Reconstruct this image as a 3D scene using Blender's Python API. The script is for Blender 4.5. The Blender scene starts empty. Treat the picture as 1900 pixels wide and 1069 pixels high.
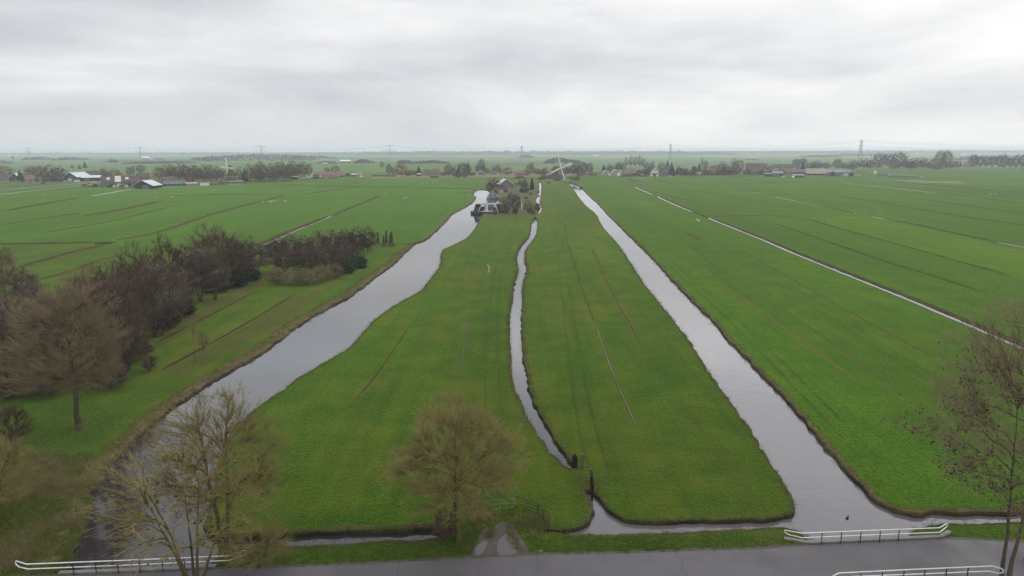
import bpy, bmesh, math, random
from mathutils import Vector, Matrix, noise as mnoise, kdtree
from mathutils.geometry import delaunay_2d_cdt
SC = bpy.context.scene
COL = SC.collection
R = math.radians
# ------------------------------------------------------------------ camera
H = 30.0; F = 1900*24/36.0; PITCH = R(11.36); ROLL = R(0.12)
CP, SP = math.cos(PITCH), math.sin(PITCH)
fw = Vector((0, CP, -SP)); rt = Vector((1, 0, 0)); up = Vector((0, SP, CP))
RX = rt*math.cos(ROLL) - up*math.sin(ROLL); UX = rt*math.sin(ROLL) + up*math.cos(ROLL)
camd = bpy.data.cameras.new("camera"); cam = bpy.data.objects.new("camera", camd); COL.objects.link(cam)
m = Matrix.Identity(4)
for i in range(3):
    m[i][0] = RX[i]; m[i][1] = UX[i]; m[i][2] = -fw[i]
m[0][3], m[1][3], m[2][3] = 0, 0, H
cam.matrix_world = m
camd.sensor_width = 36; camd.lens = 24; camd.clip_end = 90000; camd.clip_start = 0.5
SC.camera = cam
def ray(px, py):
    return fw + RX*((px-950)/F) + UX*((534.5-py)/F)
def G(px, py, z=0.0):
    d = ray(px, py)
    if d.z > -0.0012: d.z = -0.0012
    t = (z-H)/d.z
    return Vector((d.x*t, d.y*t, z))
def S(px, py):                     # metres per photo pixel at that ground point
    return G(px, py).dot(fw)/F - H*(-SP)*0 + (H*SP)/F
def HT(px, py, top):               # height of an upright thing whose foot is at row py and head at row top
    g = G(px, py); d = ray(px, top)
    k = math.hypot(g.x, g.y)/math.hypot(d.x, d.y)
    return H + d.z*k
def nz(x, y, z=0.0):
    return mnoise.noise(Vector((x, y, z)))
# ------------------------------------------------------------------ objects
def tag(o, label=None, cat=None, group=None, kind=None):
    if label: o["label"] = label
    if cat: o["category"] = cat
    if group: o["group"] = group
    if kind: o["kind"] = kind
    return o
def empty(name, loc, label=None, cat=None, group=None, rz=0, sc=None):
    o = bpy.data.objects.new(name, None); COL.objects.link(o)
    o.location = loc; o.rotation_euler = (0, 0, rz); o.empty_display_size = 0.3
    if sc: o.scale = sc
    return tag(o, label, cat, group)
def copy_tree(o, parent=None):
    c = o.copy(); COL.objects.link(c); c.parent = parent
    for ch in o.children: copy_tree(ch, c)
    return c
class MB:
    def __init__(s): s.v = []; s.f = []
    def add(s, vs, fs):
        b = len(s.v); s.v.extend([tuple(p) for p in vs]); s.f.extend([tuple(b+i for i in f) for f in fs])
    def quad(s, a, b, c, d): s.add((a, b, c, d), ((0, 1, 2, 3),))
    def box(s, x0, x1, y0, y1, z0, z1, M=None):
        vs = [Vector((x, y, z)) for z in (z0, z1) for y in (y0, y1) for x in (x0, x1)]
        if M is not None: vs = [M @ p for p in vs]
        s.add(vs, ((0, 2, 3, 1), (4, 5, 7, 6), (0, 1, 5, 4), (2, 6, 7, 3), (0, 4, 6, 2), (1, 3, 7, 5)))
    def tube(s, pts, rad, n=6, cap=True):
        pts = [Vector(p) for p in pts]
        b = len(s.v); N = len(pts)
        if not hasattr(rad, '__len__'): rad = [rad]*N
        ref = None
        for i, p in enumerate(pts):
            t = (pts[min(i+1, N-1)] - pts[max(i-1, 0)])
            if t.length < 1e-9: t = Vector((0, 0, 1))
            t.normalize()
            if ref is None:
                ref = t.orthogonal()
            u = ref - t*ref.dot(t)
            if u.length < 1e-4: u = t.orthogonal()
            u.normalize(); ref = u; w = t.cross(u)
            for k in range(n):
                a = 2*math.pi*k/n
                q = p + (u*math.cos(a) + w*math.sin(a))*rad[i]
                s.v.append((q.x, q.y, q.z))
        for i in range(N-1):
            for k in range(n):
                k2 = (k+1) % n
                s.f.append((b+i*n+k, b+i*n+k2, b+(i+1)*n+k2, b+(i+1)*n+k))
        if cap:
            s.f.append(tuple(b+k for k in range(n-1, -1, -1)))
            s.f.append(tuple(b+(N-1)*n+k for k in range(n)))
    def spike(s, p, q, r):              # a twig: three-sided pyramid
        d = q-p
        u = d.orthogonal(); u.normalize(); w = d.cross(u); w.normalize()
        b = len(s.v)
        for k in (0, 1, 2):
            a = 2.0944*k
            c = p + (u*math.cos(a) + w*math.sin(a))*r
            s.v.append((c.x, c.y, c.z))
        s.v.append((q.x, q.y, q.z))
        s.f.extend(((b, b+1, b+3), (b+1, b+2, b+3), (b+2, b, b+3)))
    def leaf(s, p, sz, rng, up=0.0):
        a = Vector((rng.uniform(-1, 1), rng.uniform(-1, 1), rng.uniform(-1, 1)+up)); a.normalize()
        u = a.orthogonal(); u.normalize(); w = a.cross(u)
        t = rng.uniform(0, 6.28); u2 = u*math.cos(t)+w*math.sin(t); w2 = a.cross(u2)
        s.add((p-u2*sz-w2*sz*.3, p+w2*sz*.75, p+u2*sz+w2*sz*.2, p-w2*sz*.8), ((0, 1, 2, 3),))
    def lathe(s, prof, n=16, c=(0, 0), a0=0.0):
        b = len(s.v)
        for r, z in prof:
            for k in range(n):
                a = a0+2*math.pi*k/n
                s.v.append((c[0]+r*math.cos(a), c[1]+r*math.sin(a), z))
        for i in range(len(prof)-1):
            for k in range(n):
                k2 = (k+1) % n
                s.f.append((b+i*n+k, b+i*n+k2, b+(i+1)*n+k2, b+(i+1)*n+k))
        s.f.append(tuple(b+(len(prof)-1)*n+k for k in range(n)))
    def build(s, name, mat, parent=None, loc=None, smooth=False):
        me = bpy.data.meshes.new(name); me.from_pydata(s.v, [], s.f); me.update()
        if mat: me.materials.append(mat)
        if smooth:
            me.polygons.foreach_set("use_smooth", [True]*len(me.polygons))
        o = bpy.data.objects.new(name, me); COL.objects.link(o)
        if parent: o.parent = parent
        if loc is not None: o.location = loc
        return o
# ------------------------------------------------------------------ materials
class NT:
    def __init__(s, name):
        s.m = bpy.data.materials.new(name); s.m.use_nodes = True
        s.t = s.m.node_tree; s.b = s.t.nodes["Principled BSDF"]; s.tc = None
    def n(s, typ, **kw):
        o = s.t.nodes.new(typ)
        for k, v in kw.items(): setattr(o, k, v)
        return o
    def l(s, a, b): s.t.links.new(a, b)
    def pos(s):
        if not s.tc: s.tc = s.n("ShaderNodeTexCoord")
        return s.tc.outputs["Object"]
    def noise(s, scale, detail=4, rough=0.55, st=(1, 1, 1), rz=0, vec=None):
        v = vec or s.pos()
        if st != (1, 1, 1) or rz:
            mp = s.n("ShaderNodeMapping"); mp.inputs["Scale"].default_value = st; mp.inputs["Rotation"].default_value = (0, 0, rz)
            s.l(v, mp.inputs[0]); v = mp.outputs[0]
        t = s.n("ShaderNodeTexNoise"); t.inputs["Scale"].default_value = scale
        t.inputs["Detail"].default_value = detail; t.inputs["Roughness"].default_value = rough
        s.l(v, t.inputs["Vector"])
        return t.outputs[0]
    def ramp(s, fac, stops):
        r = s.n("ShaderNodeValToRGB"); e = r.color_ramp.elements
        while len(e) < len(stops): e.new(0.5)
        for el, (p, c) in zip(e, stops):
            el.position = p; el.color = (c, c, c, 1) if not hasattr(c, '__len__') else (c[0], c[1], c[2], 1)
        s.l(fac, r.inputs[0])
        return r.outputs[0]
    def mix(s, fac, a, b, mode='MIX'):
        x = s.n("ShaderNodeMix"); x.data_type = 'RGBA'; x.blend_type = mode
        for sock, val in ((x.inputs[0], fac), (x.inputs[6], a), (x.inputs[7], b)):
            if isinstance(val, (int, float)): sock.default_value = val
            elif isinstance(val, (tuple, list)): sock.default_value = (val[0], val[1], val[2], 1)
            else: s.l(val, sock)
        return x.outputs[2]
    def math(s, op, a, b=None):
        x = s.n("ShaderNodeMath"); x.operation = op
        for i, v in enumerate((a, b)):
            if v is None: continue
            if isinstance(v, (int, float)): x.inputs[i].default_value = v
            else: s.l(v, x.inputs[i])
        return x.outputs[0]
    def bump(s, h, strength=0.4, dist=0.1, prev=None):
        b = s.n("ShaderNodeBump"); b.inputs["Strength"].default_value = strength; b.inputs["Distance"].default_value = dist
        s.l(h, b.inputs["Height"])
        if prev is not None: s.l(prev, b.inputs["Normal"])
        return b.outputs[0]
    def done(s, col, rough=0.9, spec=0.2, normal=None, metal=0.0):
        b = s.b
        if isinstance(col, (tuple, list)): b.inputs["Base Color"].default_value = (col[0], col[1], col[2], 1)
        else: s.l(col, b.inputs["Base Color"])
        if isinstance(rough, (int, float)): b.inputs["Roughness"].default_value = rough
        else: s.l(rough, b.inputs["Roughness"])
        b.inputs["Specular IOR Level"].default_value = spec
        b.inputs["Metallic"].default_value = metal
        if normal is not None: s.l(normal, b.inputs["Normal"])
        return s.m
def pm(name, c1, c2=None, scale=2.0, rough=0.85, bump=0.0, rnd=0.0, spec=None, st=(1, 1, 1), metal=0.0):
    t = NT(name)
    c2 = c2 or tuple(x*0.7 for x in c1)
    if spec is None: spec = 0.03 if rough >= 0.8 else 0.25
    f = t.noise(scale, 5, 0.6, st)
    col = t.mix(t.ramp(f, ((0.3, 0.0), (0.7, 1.0))), c1, c2)
    if rnd:
        oi = t.n("ShaderNodeObjectInfo")
        hs = t.n("ShaderNodeHueSaturation")
        v = t.math('ADD', t.math('MULTIPLY', oi.outputs["Random"], rnd), 1-rnd*0.5)
        t.l(v, hs.inputs["Value"]); t.l(col, hs.inputs["Color"]); col = hs.outputs[0]
    nrm = t.bump(f, bump, 0.05) if bump else None
    return t.done(col, rough, spec, nrm, metal)
def meadow(name, dark, light, dry, dryamt, streak=(0.25, 0.012, 1), rz=0.0):
    t = NT(name)
    big = t.noise(0.022, 5, 0.6); med = t.noise(0.16, 6, 0.65); fine = t.noise(5.0, 5, 0.7, (1, 1, 1)); stk = t.noise(1.0, 3, 0.5, streak, rz)
    tuft = t.noise(2.0, 6, 0.75, (1.0, 0.8, 1)); mow = t.noise(1.0, 3, 0.55, (0.75, 0.022, 1), rz)
    a = t.mix(t.ramp(med, ((0.36, 0), (0.64, 1))), (dark[0]*.74, dark[1]*.80, dark[2]), (light[0]*1.12, light[1]*1.04, light[2]+.003))
    a = t.mix(t.math('MULTIPLY', t.ramp(tuft, ((0.44, 0), (0.60, 1))), 0.75), a, tuple(x*0.36 for x in dark))
    a = t.mix(t.math('MULTIPLY', t.ramp(fine, ((0.48, 0), (0.66, 1))), 0.8), a, (light[0]*2.0, light[1]*1.8, light[2]*3+0.010))
    s = t.math('ADD', t.math('MULTIPLY', big, 0.45), t.math('MULTIPLY', med, 0.25))
    s = t.math('ADD', s, t.math('MULTIPLY', stk, 0.30))
    lo = 0.60-dryamt*0.13
    s = t.math('ADD', s, t.math('MULTIPLY', t.math('SUBTRACT', tuft, 0.5), 0.25))
    a = t.mix(t.math('MULTIPLY', t.ramp(s, ((lo, 0), (lo+0.13, 1))), 0.75), a, dry)
    # whole plots and mown strips differ a little in tone
    plot = t.noise(0.035, 3, 0.5, (1.0, 0.10, 1), rz); plot2 = t.noise(0.007, 3, 0.5)
    pf = t.math('ADD', t.math('MULTIPLY', plot, 0.40), t.math('MULTIPLY', plot2, 0.35))
    pf = t.math('ADD', pf, t.math('MULTIPLY', mow, 0.25))
    hs = t.n('ShaderNodeHueSaturation'); t.l(a, hs.inputs['Color'])
    t.l(t.math('ADD', t.math('MULTIPLY', t.ramp(pf, ((0.38, 0), (0.62, 1))), 0.42), 0.66), hs.inputs['Value']); a = hs.outputs[0]
    h = t.math('ADD', t.math('MULTIPLY', fine, 0.35), tuft)
    nb = t.bump(h, 0.8, 0.25)
    m = t.done(a, 0.95, 0.0, nb)
    t.b.inputs['Sheen Weight'].default_value = 0.17; t.b.inputs['Sheen Roughness'].default_value = 0.30; t.b.inputs['Sheen Tint'].default_value = (0.85, 1.0, 0.50, 1)
    return m
# ------------------------------------------------------------------ render / world / light
SC.render.engine = 'CYCLES'
SC.view_settings.view_transform = 'Standard'; SC.view_settings.look = 'None'
SC.view_settings.exposure = 0; SC.view_settings.gamma = 1
SC.cycles.max_bounces = 8; SC.cycles.diffuse_bounces = 3; SC.cycles.glossy_bounces = 3; SC.cycles.volume_bounces = 1
SC.cycles.transparent_max_bounces = 8
SC.cycles.use_adaptive_sampling = False
SC.cycles.use_denoising = True; SC.cycles.denoiser = 'OPENIMAGEDENOISE'; SC.cycles.denoising_input_passes = 'RGB_ALBEDO_NORMAL'; SC.cycles.denoising_prefilter = 'NONE'
W = bpy.data.worlds.new("World"); SC.world = W; W.use_nodes = True
wt = W.node_tree; wn = wt.nodes; wl = wt.links
SKYOFF = (8.8, 2.0, 2.9)
bg = wn["Background"]; bg.inputs["Strength"].default_value = 0.1
sky = wn.new("ShaderNodeTexSky"); sky.sky_type = 'NISHITA'; sky.sun_disc = False
SUN_EL, SUN_AZ = R(48), R(60)
sky.sun_elevation = SUN_EL; sky.sun_rotation = SUN_AZ
def wmath(op, a, b=None, c=None):
    x = wn.new("ShaderNodeMath"); x.operation = op
    for i, v in enumerate((a, b, c)):
        if v is None: continue
        if isinstance(v, (int, float)): x.inputs[i].default_value = v
        else: wl.new(v, x.inputs[i])
    return x.outputs[0]
def wmap(v, a, b, c, d, smooth=True):
    x = wn.new("ShaderNodeMapRange"); x.interpolation_type = 'SMOOTHSTEP' if smooth else 'LINEAR'
    wl.new(v, x.inputs[0])
    for i, k in enumerate((a, b, c, d)): x.inputs[i+1].default_value = k
    return x.outputs[0]
wtc = wn.new("ShaderNodeTexCoord"); sep = wn.new("ShaderNodeSeparateXYZ"); wl.new(wtc.outputs["Generated"], sep.inputs[0])
def wnoise(scale, detail, rough, off, st=(1, 1, 1), dist=0.3):
    mp = wn.new("ShaderNodeMapping"); mp.inputs["Location"].default_value = off; mp.inputs["Scale"].default_value = st
    wl.new(wtc.outputs["Generated"], mp.inputs[0])
    t = wn.new("ShaderNodeTexNoise"); t.inputs["Scale"].default_value = scale; t.inputs["Detail"].default_value = detail; t.inputs["Roughness"].default_value = rough
    t.inputs["Distortion"].default_value = dist
    wl.new(mp.outputs[0], t.inputs["Vector"])
    return t.outputs[0]
c1 = wnoise(1.9, 6, 0.5, SKYOFF, (1, 0.6, 4.2)); c2 = wnoise(6.0, 7, 0.6, (7.3, 2.2, 0), (1, 0.6, 3.6), 0.6)
cl = wmath('ADD', wmath('MULTIPLY', c1, 0.80), wmath('MULTIPLY', c2, 0.20))
cl = wmath('ADD', cl, wmath('MULTIPLY', sep.outputs[0], 0.20))          # the cloud is thinner towards the right
cl = wmath('SUBTRACT', cl, wmath('MULTIPLY', sep.outputs[2], 0.12))
ramp = wn.new("ShaderNodeValToRGB"); wl.new(cl, ramp.inputs[0])
e = ramp.color_ramp.elements
e[0].position = 0.34; e[0].color = (0.545, 0.575, 0.615, 1)
e[1].position = 0.64; e[1].color = (0.935, 0.93, 0.925, 1)
k = e.new(0.46); k.color = (0.69, 0.70, 0.72, 1)
# brightness added above the view: low peak for water reflections, zenith for ground light
hr = wn.new("ShaderNodeValToRGB"); wl.new(sep.outputs[2], hr.inputs[0]); he_ = hr.color_ramp.elements
he_[0].position = 0.20; he_[0].color = (0.33, 0.33, 0.33, 1); he_[1].position = 0.82; he_[1].color = (0.87, 0.87, 0.87, 1)
for p_, v_ in ((0.28, 0.60), (0.45, 0.43), (0.60, 0.45)):
    q_ = he_.new(p_); q_.color = (v_, v_, v_, 1)
hi = wmath('MULTIPLY', hr.outputs[0], 3.0)
hor = wmap(sep.outputs[2], 0.0, 0.07, 1.0, 0.0)
hmx = wn.new("ShaderNodeMix"); hmx.data_type = 'RGBA'
hlr = wmap(sep.outputs[0], -0.6, 0.6, 0.0, 1.0, False)
hcol = wn.new("ShaderNodeMix"); hcol.data_type = 'RGBA'; wl.new(hlr, hcol.inputs[0])
hcol.inputs[6].default_value = (0.66, 0.68, 0.71, 1); hcol.inputs[7].default_value = (0.82, 0.82, 0.835, 1)
wl.new(wmath('MULTIPLY', hor, 0.5), hmx.inputs[0]); wl.new(ramp.outputs[0], hmx.inputs[6]); wl.new(hcol.outputs[2], hmx.inputs[7])
sc = wn.new("ShaderNodeVectorMath"); sc.operation = 'SCALE'; wl.new(hmx.outputs[2], sc.inputs[0]); wl.new(wmath('MULTIPLY', hi, 11.2), sc.inputs["Scale"])
mx = wn.new("ShaderNodeMix"); mx.data_type = 'RGBA'; mx.inputs[0].default_value = 0.97
wl.new(sky.outputs[0], mx.inputs[6]); wl.new(sc.outputs[0], mx.inputs[7])
wl.new(mx.outputs[2], bg.inputs["Color"])
sl = bpy.data.lights.new("sun", 'SUN'); sl.energy = 0.6; sl.angle = R(35); sl.color = (1, 0.97, 0.92)
so = bpy.data.objects.new("sun", sl); COL.objects.link(so)
sd = Vector((math.sin(SUN_AZ)*math.cos(SUN_EL), math.cos(SUN_AZ)*math.cos(SUN_EL), math.sin(SUN_EL)))
so.rotation_euler = (-sd).to_track_quat('-Z', 'Y').to_euler(); so.location = (0, 0, 200)
# haze
hz = MB(); hz.box(-26000, 26000, -400, 26000, -2.2, 49)
hzm = bpy.data.materials.new("haze_air"); hzm.use_nodes = True
ht = hzm.node_tree; ht.nodes.clear()
ho = ht.nodes.new("ShaderNodeOutputMaterial"); pv = ht.nodes.new("ShaderNodeVolumePrincipled")
pv.inputs["Color"].default_value = (0.88, 0.935, 1.0, 1); pv.inputs["Density"].default_value = 0.00018; pv.inputs["Anisotropy"].default_value = 0.3
ht.links.new(pv.outputs[0], ho.inputs["Volume"])
tag(hz.build("haze", hzm), "thin pale winter haze lying over the flat polder", "haze", kind="stuff")
# ------------------------------------------------------------------ surfaces
M = {}
M['grass'] = meadow("meadow_grass", (0.027, 0.070, 0.001), (0.046, 0.097, 0.001), (0.092, 0.090, 0.010), 0.95)
M['grass_l'] = meadow("left_meadow_grass", (0.034, 0.104, 0.001), (0.046, 0.116, 0.002), (0.076, 0.112, 0.006), 0.4, (0.2, 0.03, 1), R(40))
M['grass_r'] = meadow("right_meadow_grass", (0.031, 0.090, 0.001), (0.046, 0.106, 0.001), (0.080, 0.106, 0.005), 0.6, (0.2, 0.012, 1), R(-35))
M['grass_b'] = meadow("bright_grass", (0.048, 0.116, 0.001), (0.062, 0.132, 0.002), (0.095, 0.115, 0.006), 0.3, (0.2, 0.02, 1), R(-50))
M['verge'] = meadow("verge_grass", (0.026, 0.056, 0.002), (0.050, 0.092, 0.004), (0.085, 0.080, 0.020), 0.6)
M['rough'] = meadow("rough_grass", (0.030, 0.066, 0.002), (0.052, 0.092, 0.005), (0.095, 0.090, 0.022), 0.7)
M['strip'] = meadow("trampled_grass", (0.042, 0.058, 0.004), (0.058, 0.076, 0.006), (0.085, 0.062, 0.026), 0.9)
M['garden'] = meadow("garden_ground", (0.04, 0.06, 0.02), (0.07, 0.075, 0.03), (0.10, 0.08, 0.045), 0.9)
M['reedbelt'] = pm("dry_reed", (0.20, 0.155, 0.09), (0.12, 0.10, 0.06), 0.25, 0.95, 0.5)
M['pale'] = pm("stubble_field", (0.17, 0.16, 0.10), (0.12, 0.13, 0.08), 0.02, 0.95)
M['farfield'] = pm("far_pasture", (0.075, 0.125, 0.045), (0.10, 0.145, 0.06), 0.01, 0.95)
M['soil'] = pm("peat_soil", (0.022, 0.016, 0.010), (0.045, 0.036, 0.02), 2.0, 0.9, 0.5)
M['straw'] = pm("straw_edge", (0.110, 0.092, 0.026), (0.060, 0.078, 0.010), 0.6, 0.95, 0.4)
def bank_mat(name, C1, C2):
    t = NT(name)
    a = t.noise(0.55, 6, 0.7); b = t.noise(3.2, 5, 0.7); c = t.noise(0.08, 4, 0.6)
    col = t.mix(t.ramp(a, ((0.35, 0), (0.65, 1))), C1, C2)
    col = t.mix(t.math('MULTIPLY', t.ramp(c, ((0.4, 0), (0.65, 1))), 0.6), col, (0.05, 0.038, 0.022))
    col = t.mix(t.math('MULTIPLY', t.ramp(b, ((0.45, 0), (0.7, 1))), 0.8), col, (0.018, 0.014, 0.009))
    # bare wet peat on the vertical face just above the water
    g = t.n("ShaderNodeSeparateXYZ"); t.l(t.pos(), g.inputs[0])
    z = t.math('ADD', g.outputs[2], t.math('MULTIPLY', t.math('SUBTRACT', a, 0.5), 0.3))
    col = t.mix(t.math('MULTIPLY', t.ramp(t.math('ADD', z, 0.5), ((0.34, 1), (0.46, 0))), t.ramp(t.noise(0.13, 3, 0.6), ((0.36, 0.25), (0.6, 1)))), col, (0.022, 0.017, 0.010))
    return t.done(col, 0.95, 0.1, t.bump(b, 0.9, 0.2))
M['bank'] = bank_mat('bank_grass', (0.034, 0.066, 0.005), (0.085, 0.078, 0.026))
M['bank_reed'] = bank_mat('bank_sedge', (0.075, 0.070, 0.022), (0.150, 0.118, 0.052))
def water_mat(name, murk, waves=1.0, ior=1.4):
    t = NT(name)
    patch = t.noise(0.03, 5, 0.6, (1, 0.7, 1), R(25))
    w1 = t.noise(1.6, 3, 0.6, (1, 1.6, 1)); w2 = t.noise(0.45, 3, 0.5, (1, 1.5, 1))
    h = t.math('ADD', t.math('MULTIPLY', w1, 0.5), w2)
    ps = t.ramp(patch, ((0.42, 0.06), (0.60, 1.0)))
    h = t.math('MULTIPLY', h, ps)
    nb = t.bump(h, 0.20*waves, 0.12)
    mm = t.done(murk, t.ramp(patch, ((0.3, 0.02), (0.7, 0.08))), 0.5, nb)
    t.b.inputs["IOR"].default_value = ior
    return mm
M['water'] = water_mat("polder_water", (0.022, 0.019, 0.022), 0.6, 1.55)
M['water_r'] = water_mat("ruffled_water", (0.085, 0.077, 0.083), 1.2, 1.7)
M['puddle'] = water_mat("puddle_water", (0.075, 0.068, 0.062), 0.2)
def road_mat():
    t = NT("wet_asphalt")
    a = t.noise(0.3, 5, 0.6); b = t.noise(30, 4, 0.7); s = t.noise(1.0, 3, 0.5, (0.06, 1.1, 1), R(-3.5))
    col = t.mix(t.ramp(a, ((0.3, 0), (0.7, 1))), (0.047, 0.040, 0.045), (0.070, 0.062, 0.067))
    col = t.mix(t.math('MULTIPLY', t.ramp(s, ((0.45, 0), (0.65, 1))), 0.5), col, (0.045, 0.042, 0.043))
    pt = t.noise(0.14, 3, 0.4, (1, 2.2, 1))
    col = t.mix(t.math('MULTIPLY', t.ramp(pt, ((0.52, 0), (0.56, 1))), 0.45), col, (0.046, 0.040, 0.041))
    col = t.mix(t.math('MULTIPLY', b, 0.35), col, (0.115, 0.106, 0.108))
    return t.done(col, t.ramp(a, ((0.35, 0.42), (0.65, 0.75))), 0.4, t.bump(b, 0.25, 0.01))
M['road'] = road_mat()
M['crack'] = pm("crack_filler", (0.04, 0.036, 0.038), None, 3, 0.7)
M['wheel'] = meadow("pressed_grass", (0.026, 0.058, 0.002), (0.036, 0.074, 0.003), (0.075, 0.070, 0.012), 0.8)
M['lip'] = pm("dark_sedge_lip", (0.050, 0.046, 0.014), (0.105, 0.078, 0.030), 0.7, 0.95)
M['mud'] = pm("mud_track", (0.040, 0.031, 0.025), (0.080, 0.063, 0.052), 0.9, 0.75, 0.5)
M['concrete'] = pm("concrete", (0.22, 0.205, 0.19), (0.14, 0.13, 0.12), 3, 0.85, 0.3)
M['path'] = pm("pale_path", (0.34, 0.32, 0.30), (0.26, 0.25, 0.23), 0.4, 0.9)
M['asph2'] = pm("far_asphalt", (0.20, 0.20, 0.205), (0.16, 0.16, 0.165), 0.3, 0.9)
M['white'] = pm("white_paint", (0.70, 0.70, 0.69), (0.54, 0.54, 0.52), 3.0, 0.55)
M['steel'] = pm("galvanised_steel", (0.24, 0.24, 0.245), (0.17, 0.17, 0.175), 4, 0.5, 0, 0, 0.4, metal=0.2)
M['darkpost'] = pm("dark_iron", (0.03, 0.028, 0.028), None, 4, 0.6)
M['wood'] = pm("weathered_wood", (0.15, 0.115, 0.08), (0.08, 0.062, 0.045), 6, 0.9, 0.3, st=(1, 1, 0.2))
M['darkwood'] = pm("dark_timber", (0.030, 0.026, 0.024), (0.016, 0.014, 0.013), 2, 0.8, 0.2, st=(4, 4, 0.3))
M['bark'] = pm("olive_bark", (0.105, 0.088, 0.046), (0.06, 0.05, 0.032), 2.5, 0.95, 0.4)
M['bark_d'] = pm("brown_bark", (0.125, 0.097, 0.072), (0.07, 0.055, 0.042), 2.5, 0.95, 0.4)
M['tw_olive'] = pm("olive_twigs", (0.24, 0.20, 0.075), (0.12, 0.097, 0.042), 0.5, 0.9, 0, 0.25)
M['tw_tan'] = pm("tan_twigs", (0.24, 0.19, 0.11), (0.14, 0.108, 0.07), 0.4, 0.9, 0, 0.25)
M['tw_brown'] = pm("brown_twigs", (0.150, 0.095, 0.073), (0.085, 0.054, 0.044), 0.3, 0.9, 0, 0.45)
M['tw_grey'] = pm("grey_twigs", (0.135, 0.100, 0.080), (0.08, 0.060, 0.05), 0.3, 0.9, 0, 0.4)
M['tw_red'] = pm("reddish_twigs", (0.25, 0.175, 0.12), (0.14, 0.10, 0.07), 0.4, 0.9, 0, 0.25)
M['tw_gold'] = pm("golden_twigs", (0.26, 0.17, 0.06), (0.16, 0.11, 0.05), 0.2, 0.9, 0, 0.3)
M['tw_purple'] = pm("purple_twigs", (0.128, 0.088, 0.074), (0.074, 0.051, 0.045), 0.3, 0.9, 0, 0.3)
M['deadleaf'] = pm("withered_leaves", (0.042, 0.024, 0.015), (0.022, 0.014, 0.010), 2, 0.9)
M['ever'] = pm("evergreen_leaves", (0.020, 0.034, 0.016), (0.034, 0.052, 0.022), 0.8, 0.7, 0, 0.3)
M['conif'] = pm("conifer_needles", (0.014, 0.022, 0.014), (0.026, 0.036, 0.022), 0.8, 0.85, 0, 0.4)
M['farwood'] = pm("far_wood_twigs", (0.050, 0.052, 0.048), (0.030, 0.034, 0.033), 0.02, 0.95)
M['reed'] = pm("sedge_stems", (0.20, 0.165, 0.075), (0.10, 0.09, 0.03), 1.0, 0.95)
M['tuft'] = pm("rank_grass", (0.055, 0.105, 0.010), (0.10, 0.11, 0.025), 0.6, 0.95)
M['bramble'] = pm("bramble_stems", (0.20, 0.155, 0.085), (0.11, 0.115, 0.03), 0.5, 0.95)
M['feather'] = pm("white_plumage", (0.78, 0.77, 0.73), (0.7, 0.68, 0.64), 4, 0.9)
M['wool'] = M['feather']
M['duck'] = pm("dark_plumage", (0.015, 0.013, 0.012), None, 4, 0.8)
M['glass'] = pm("dark_window", (0.018, 0.022, 0.026), (0.03, 0.035, 0.04), 2, 0.12, 0, 0, 0.6)
M['brick'] = pm("brown_brick", (0.20, 0.125, 0.095), (0.14, 0.09, 0.07), 1.5, 0.9)
M['pinkbrick'] = pm("pale_brick", (0.34, 0.26, 0.22), (0.26, 0.2, 0.17), 1.5, 0.9)
M['render'] = pm("white_render", (0.72, 0.71, 0.68), (0.6, 0.59, 0.57), 0.8, 0.85)
M['cream'] = pm("cream_render", (0.50, 0.47, 0.40), (0.42, 0.39, 0.34), 0.8, 0.85)
M['thatch'] = pm("thatch", (0.155, 0.115, 0.085), (0.10, 0.076, 0.058), 0.8, 0.95, 0.4)
M['thatch_d'] = pm("mill_thatch", (0.105, 0.082, 0.064), (0.07, 0.055, 0.044), 0.9, 0.95, 0.4)
M['tile'] = pm("brown_roof_tile", (0.105, 0.082, 0.072), (0.075, 0.06, 0.054), 1.2, 0.85, 0.2)
M['redtile'] = pm("red_roof_tile", (0.21, 0.135, 0.11), (0.15, 0.10, 0.085), 1.2, 0.85, 0.2)
M['slate'] = pm("grey_slate", (0.10, 0.105, 0.115), (0.075, 0.08, 0.088), 1.2, 0.7, 0.2)
M['sheet'] = pm("pale_sheet_roof", (0.46, 0.49, 0.52), (0.38, 0.41, 0.44), 0.3, 0.6)
M['greysheet'] = pm("grey_sheet_roof", (0.22, 0.225, 0.24), (0.17, 0.175, 0.185), 0.3, 0.7)
M['tealsheet'] = pm("blue_grey_sheet_roof", (0.10, 0.125, 0.135), (0.075, 0.095, 0.105), 0.3, 0.7)
M['tansheet'] = pm("tan_corrugated_roof", (0.30, 0.26, 0.23), (0.22, 0.19, 0.17), 0.3, 0.9)
M['black'] = pm("black_tarred_boards", (0.022, 0.020, 0.020), (0.035, 0.032, 0.03), 1.5, 0.75)
M['greyboard'] = pm("grey_boards", (0.17, 0.165, 0.17), (0.12, 0.115, 0.12), 1, 0.85)
M['skylight'] = pm("corrugated_skylight", (0.50, 0.49, 0.44), (0.40, 0.39, 0.35), 0.8, 0.5)
M['greensheet'] = pm("green_arched_cover", (0.22, 0.27, 0.18), (0.28, 0.28, 0.22), 0.4, 0.7)
M['plastic'] = pm("black_silage_film", (0.025, 0.023, 0.026), (0.05, 0.045, 0.05), 0.6, 0.5)
M['sail'] = pm("sail_lattice", (0.80, 0.78, 0.74), (0.72, 0.70, 0.66), 1, 0.8)
M['carw'] = pm("white_car_paint", (0.75, 0.76, 0.78), (0.7, 0.7, 0.72), 1, 0.3, 0, 0, 0.5)
M['card'] = pm("dark_car_paint", (0.03, 0.035, 0.05), None, 1, 0.3, 0, 0, 0.5)
M['tyre'] = pm("tyre_rubber", (0.02, 0.02, 0.02), None, 3, 0.8)
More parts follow.
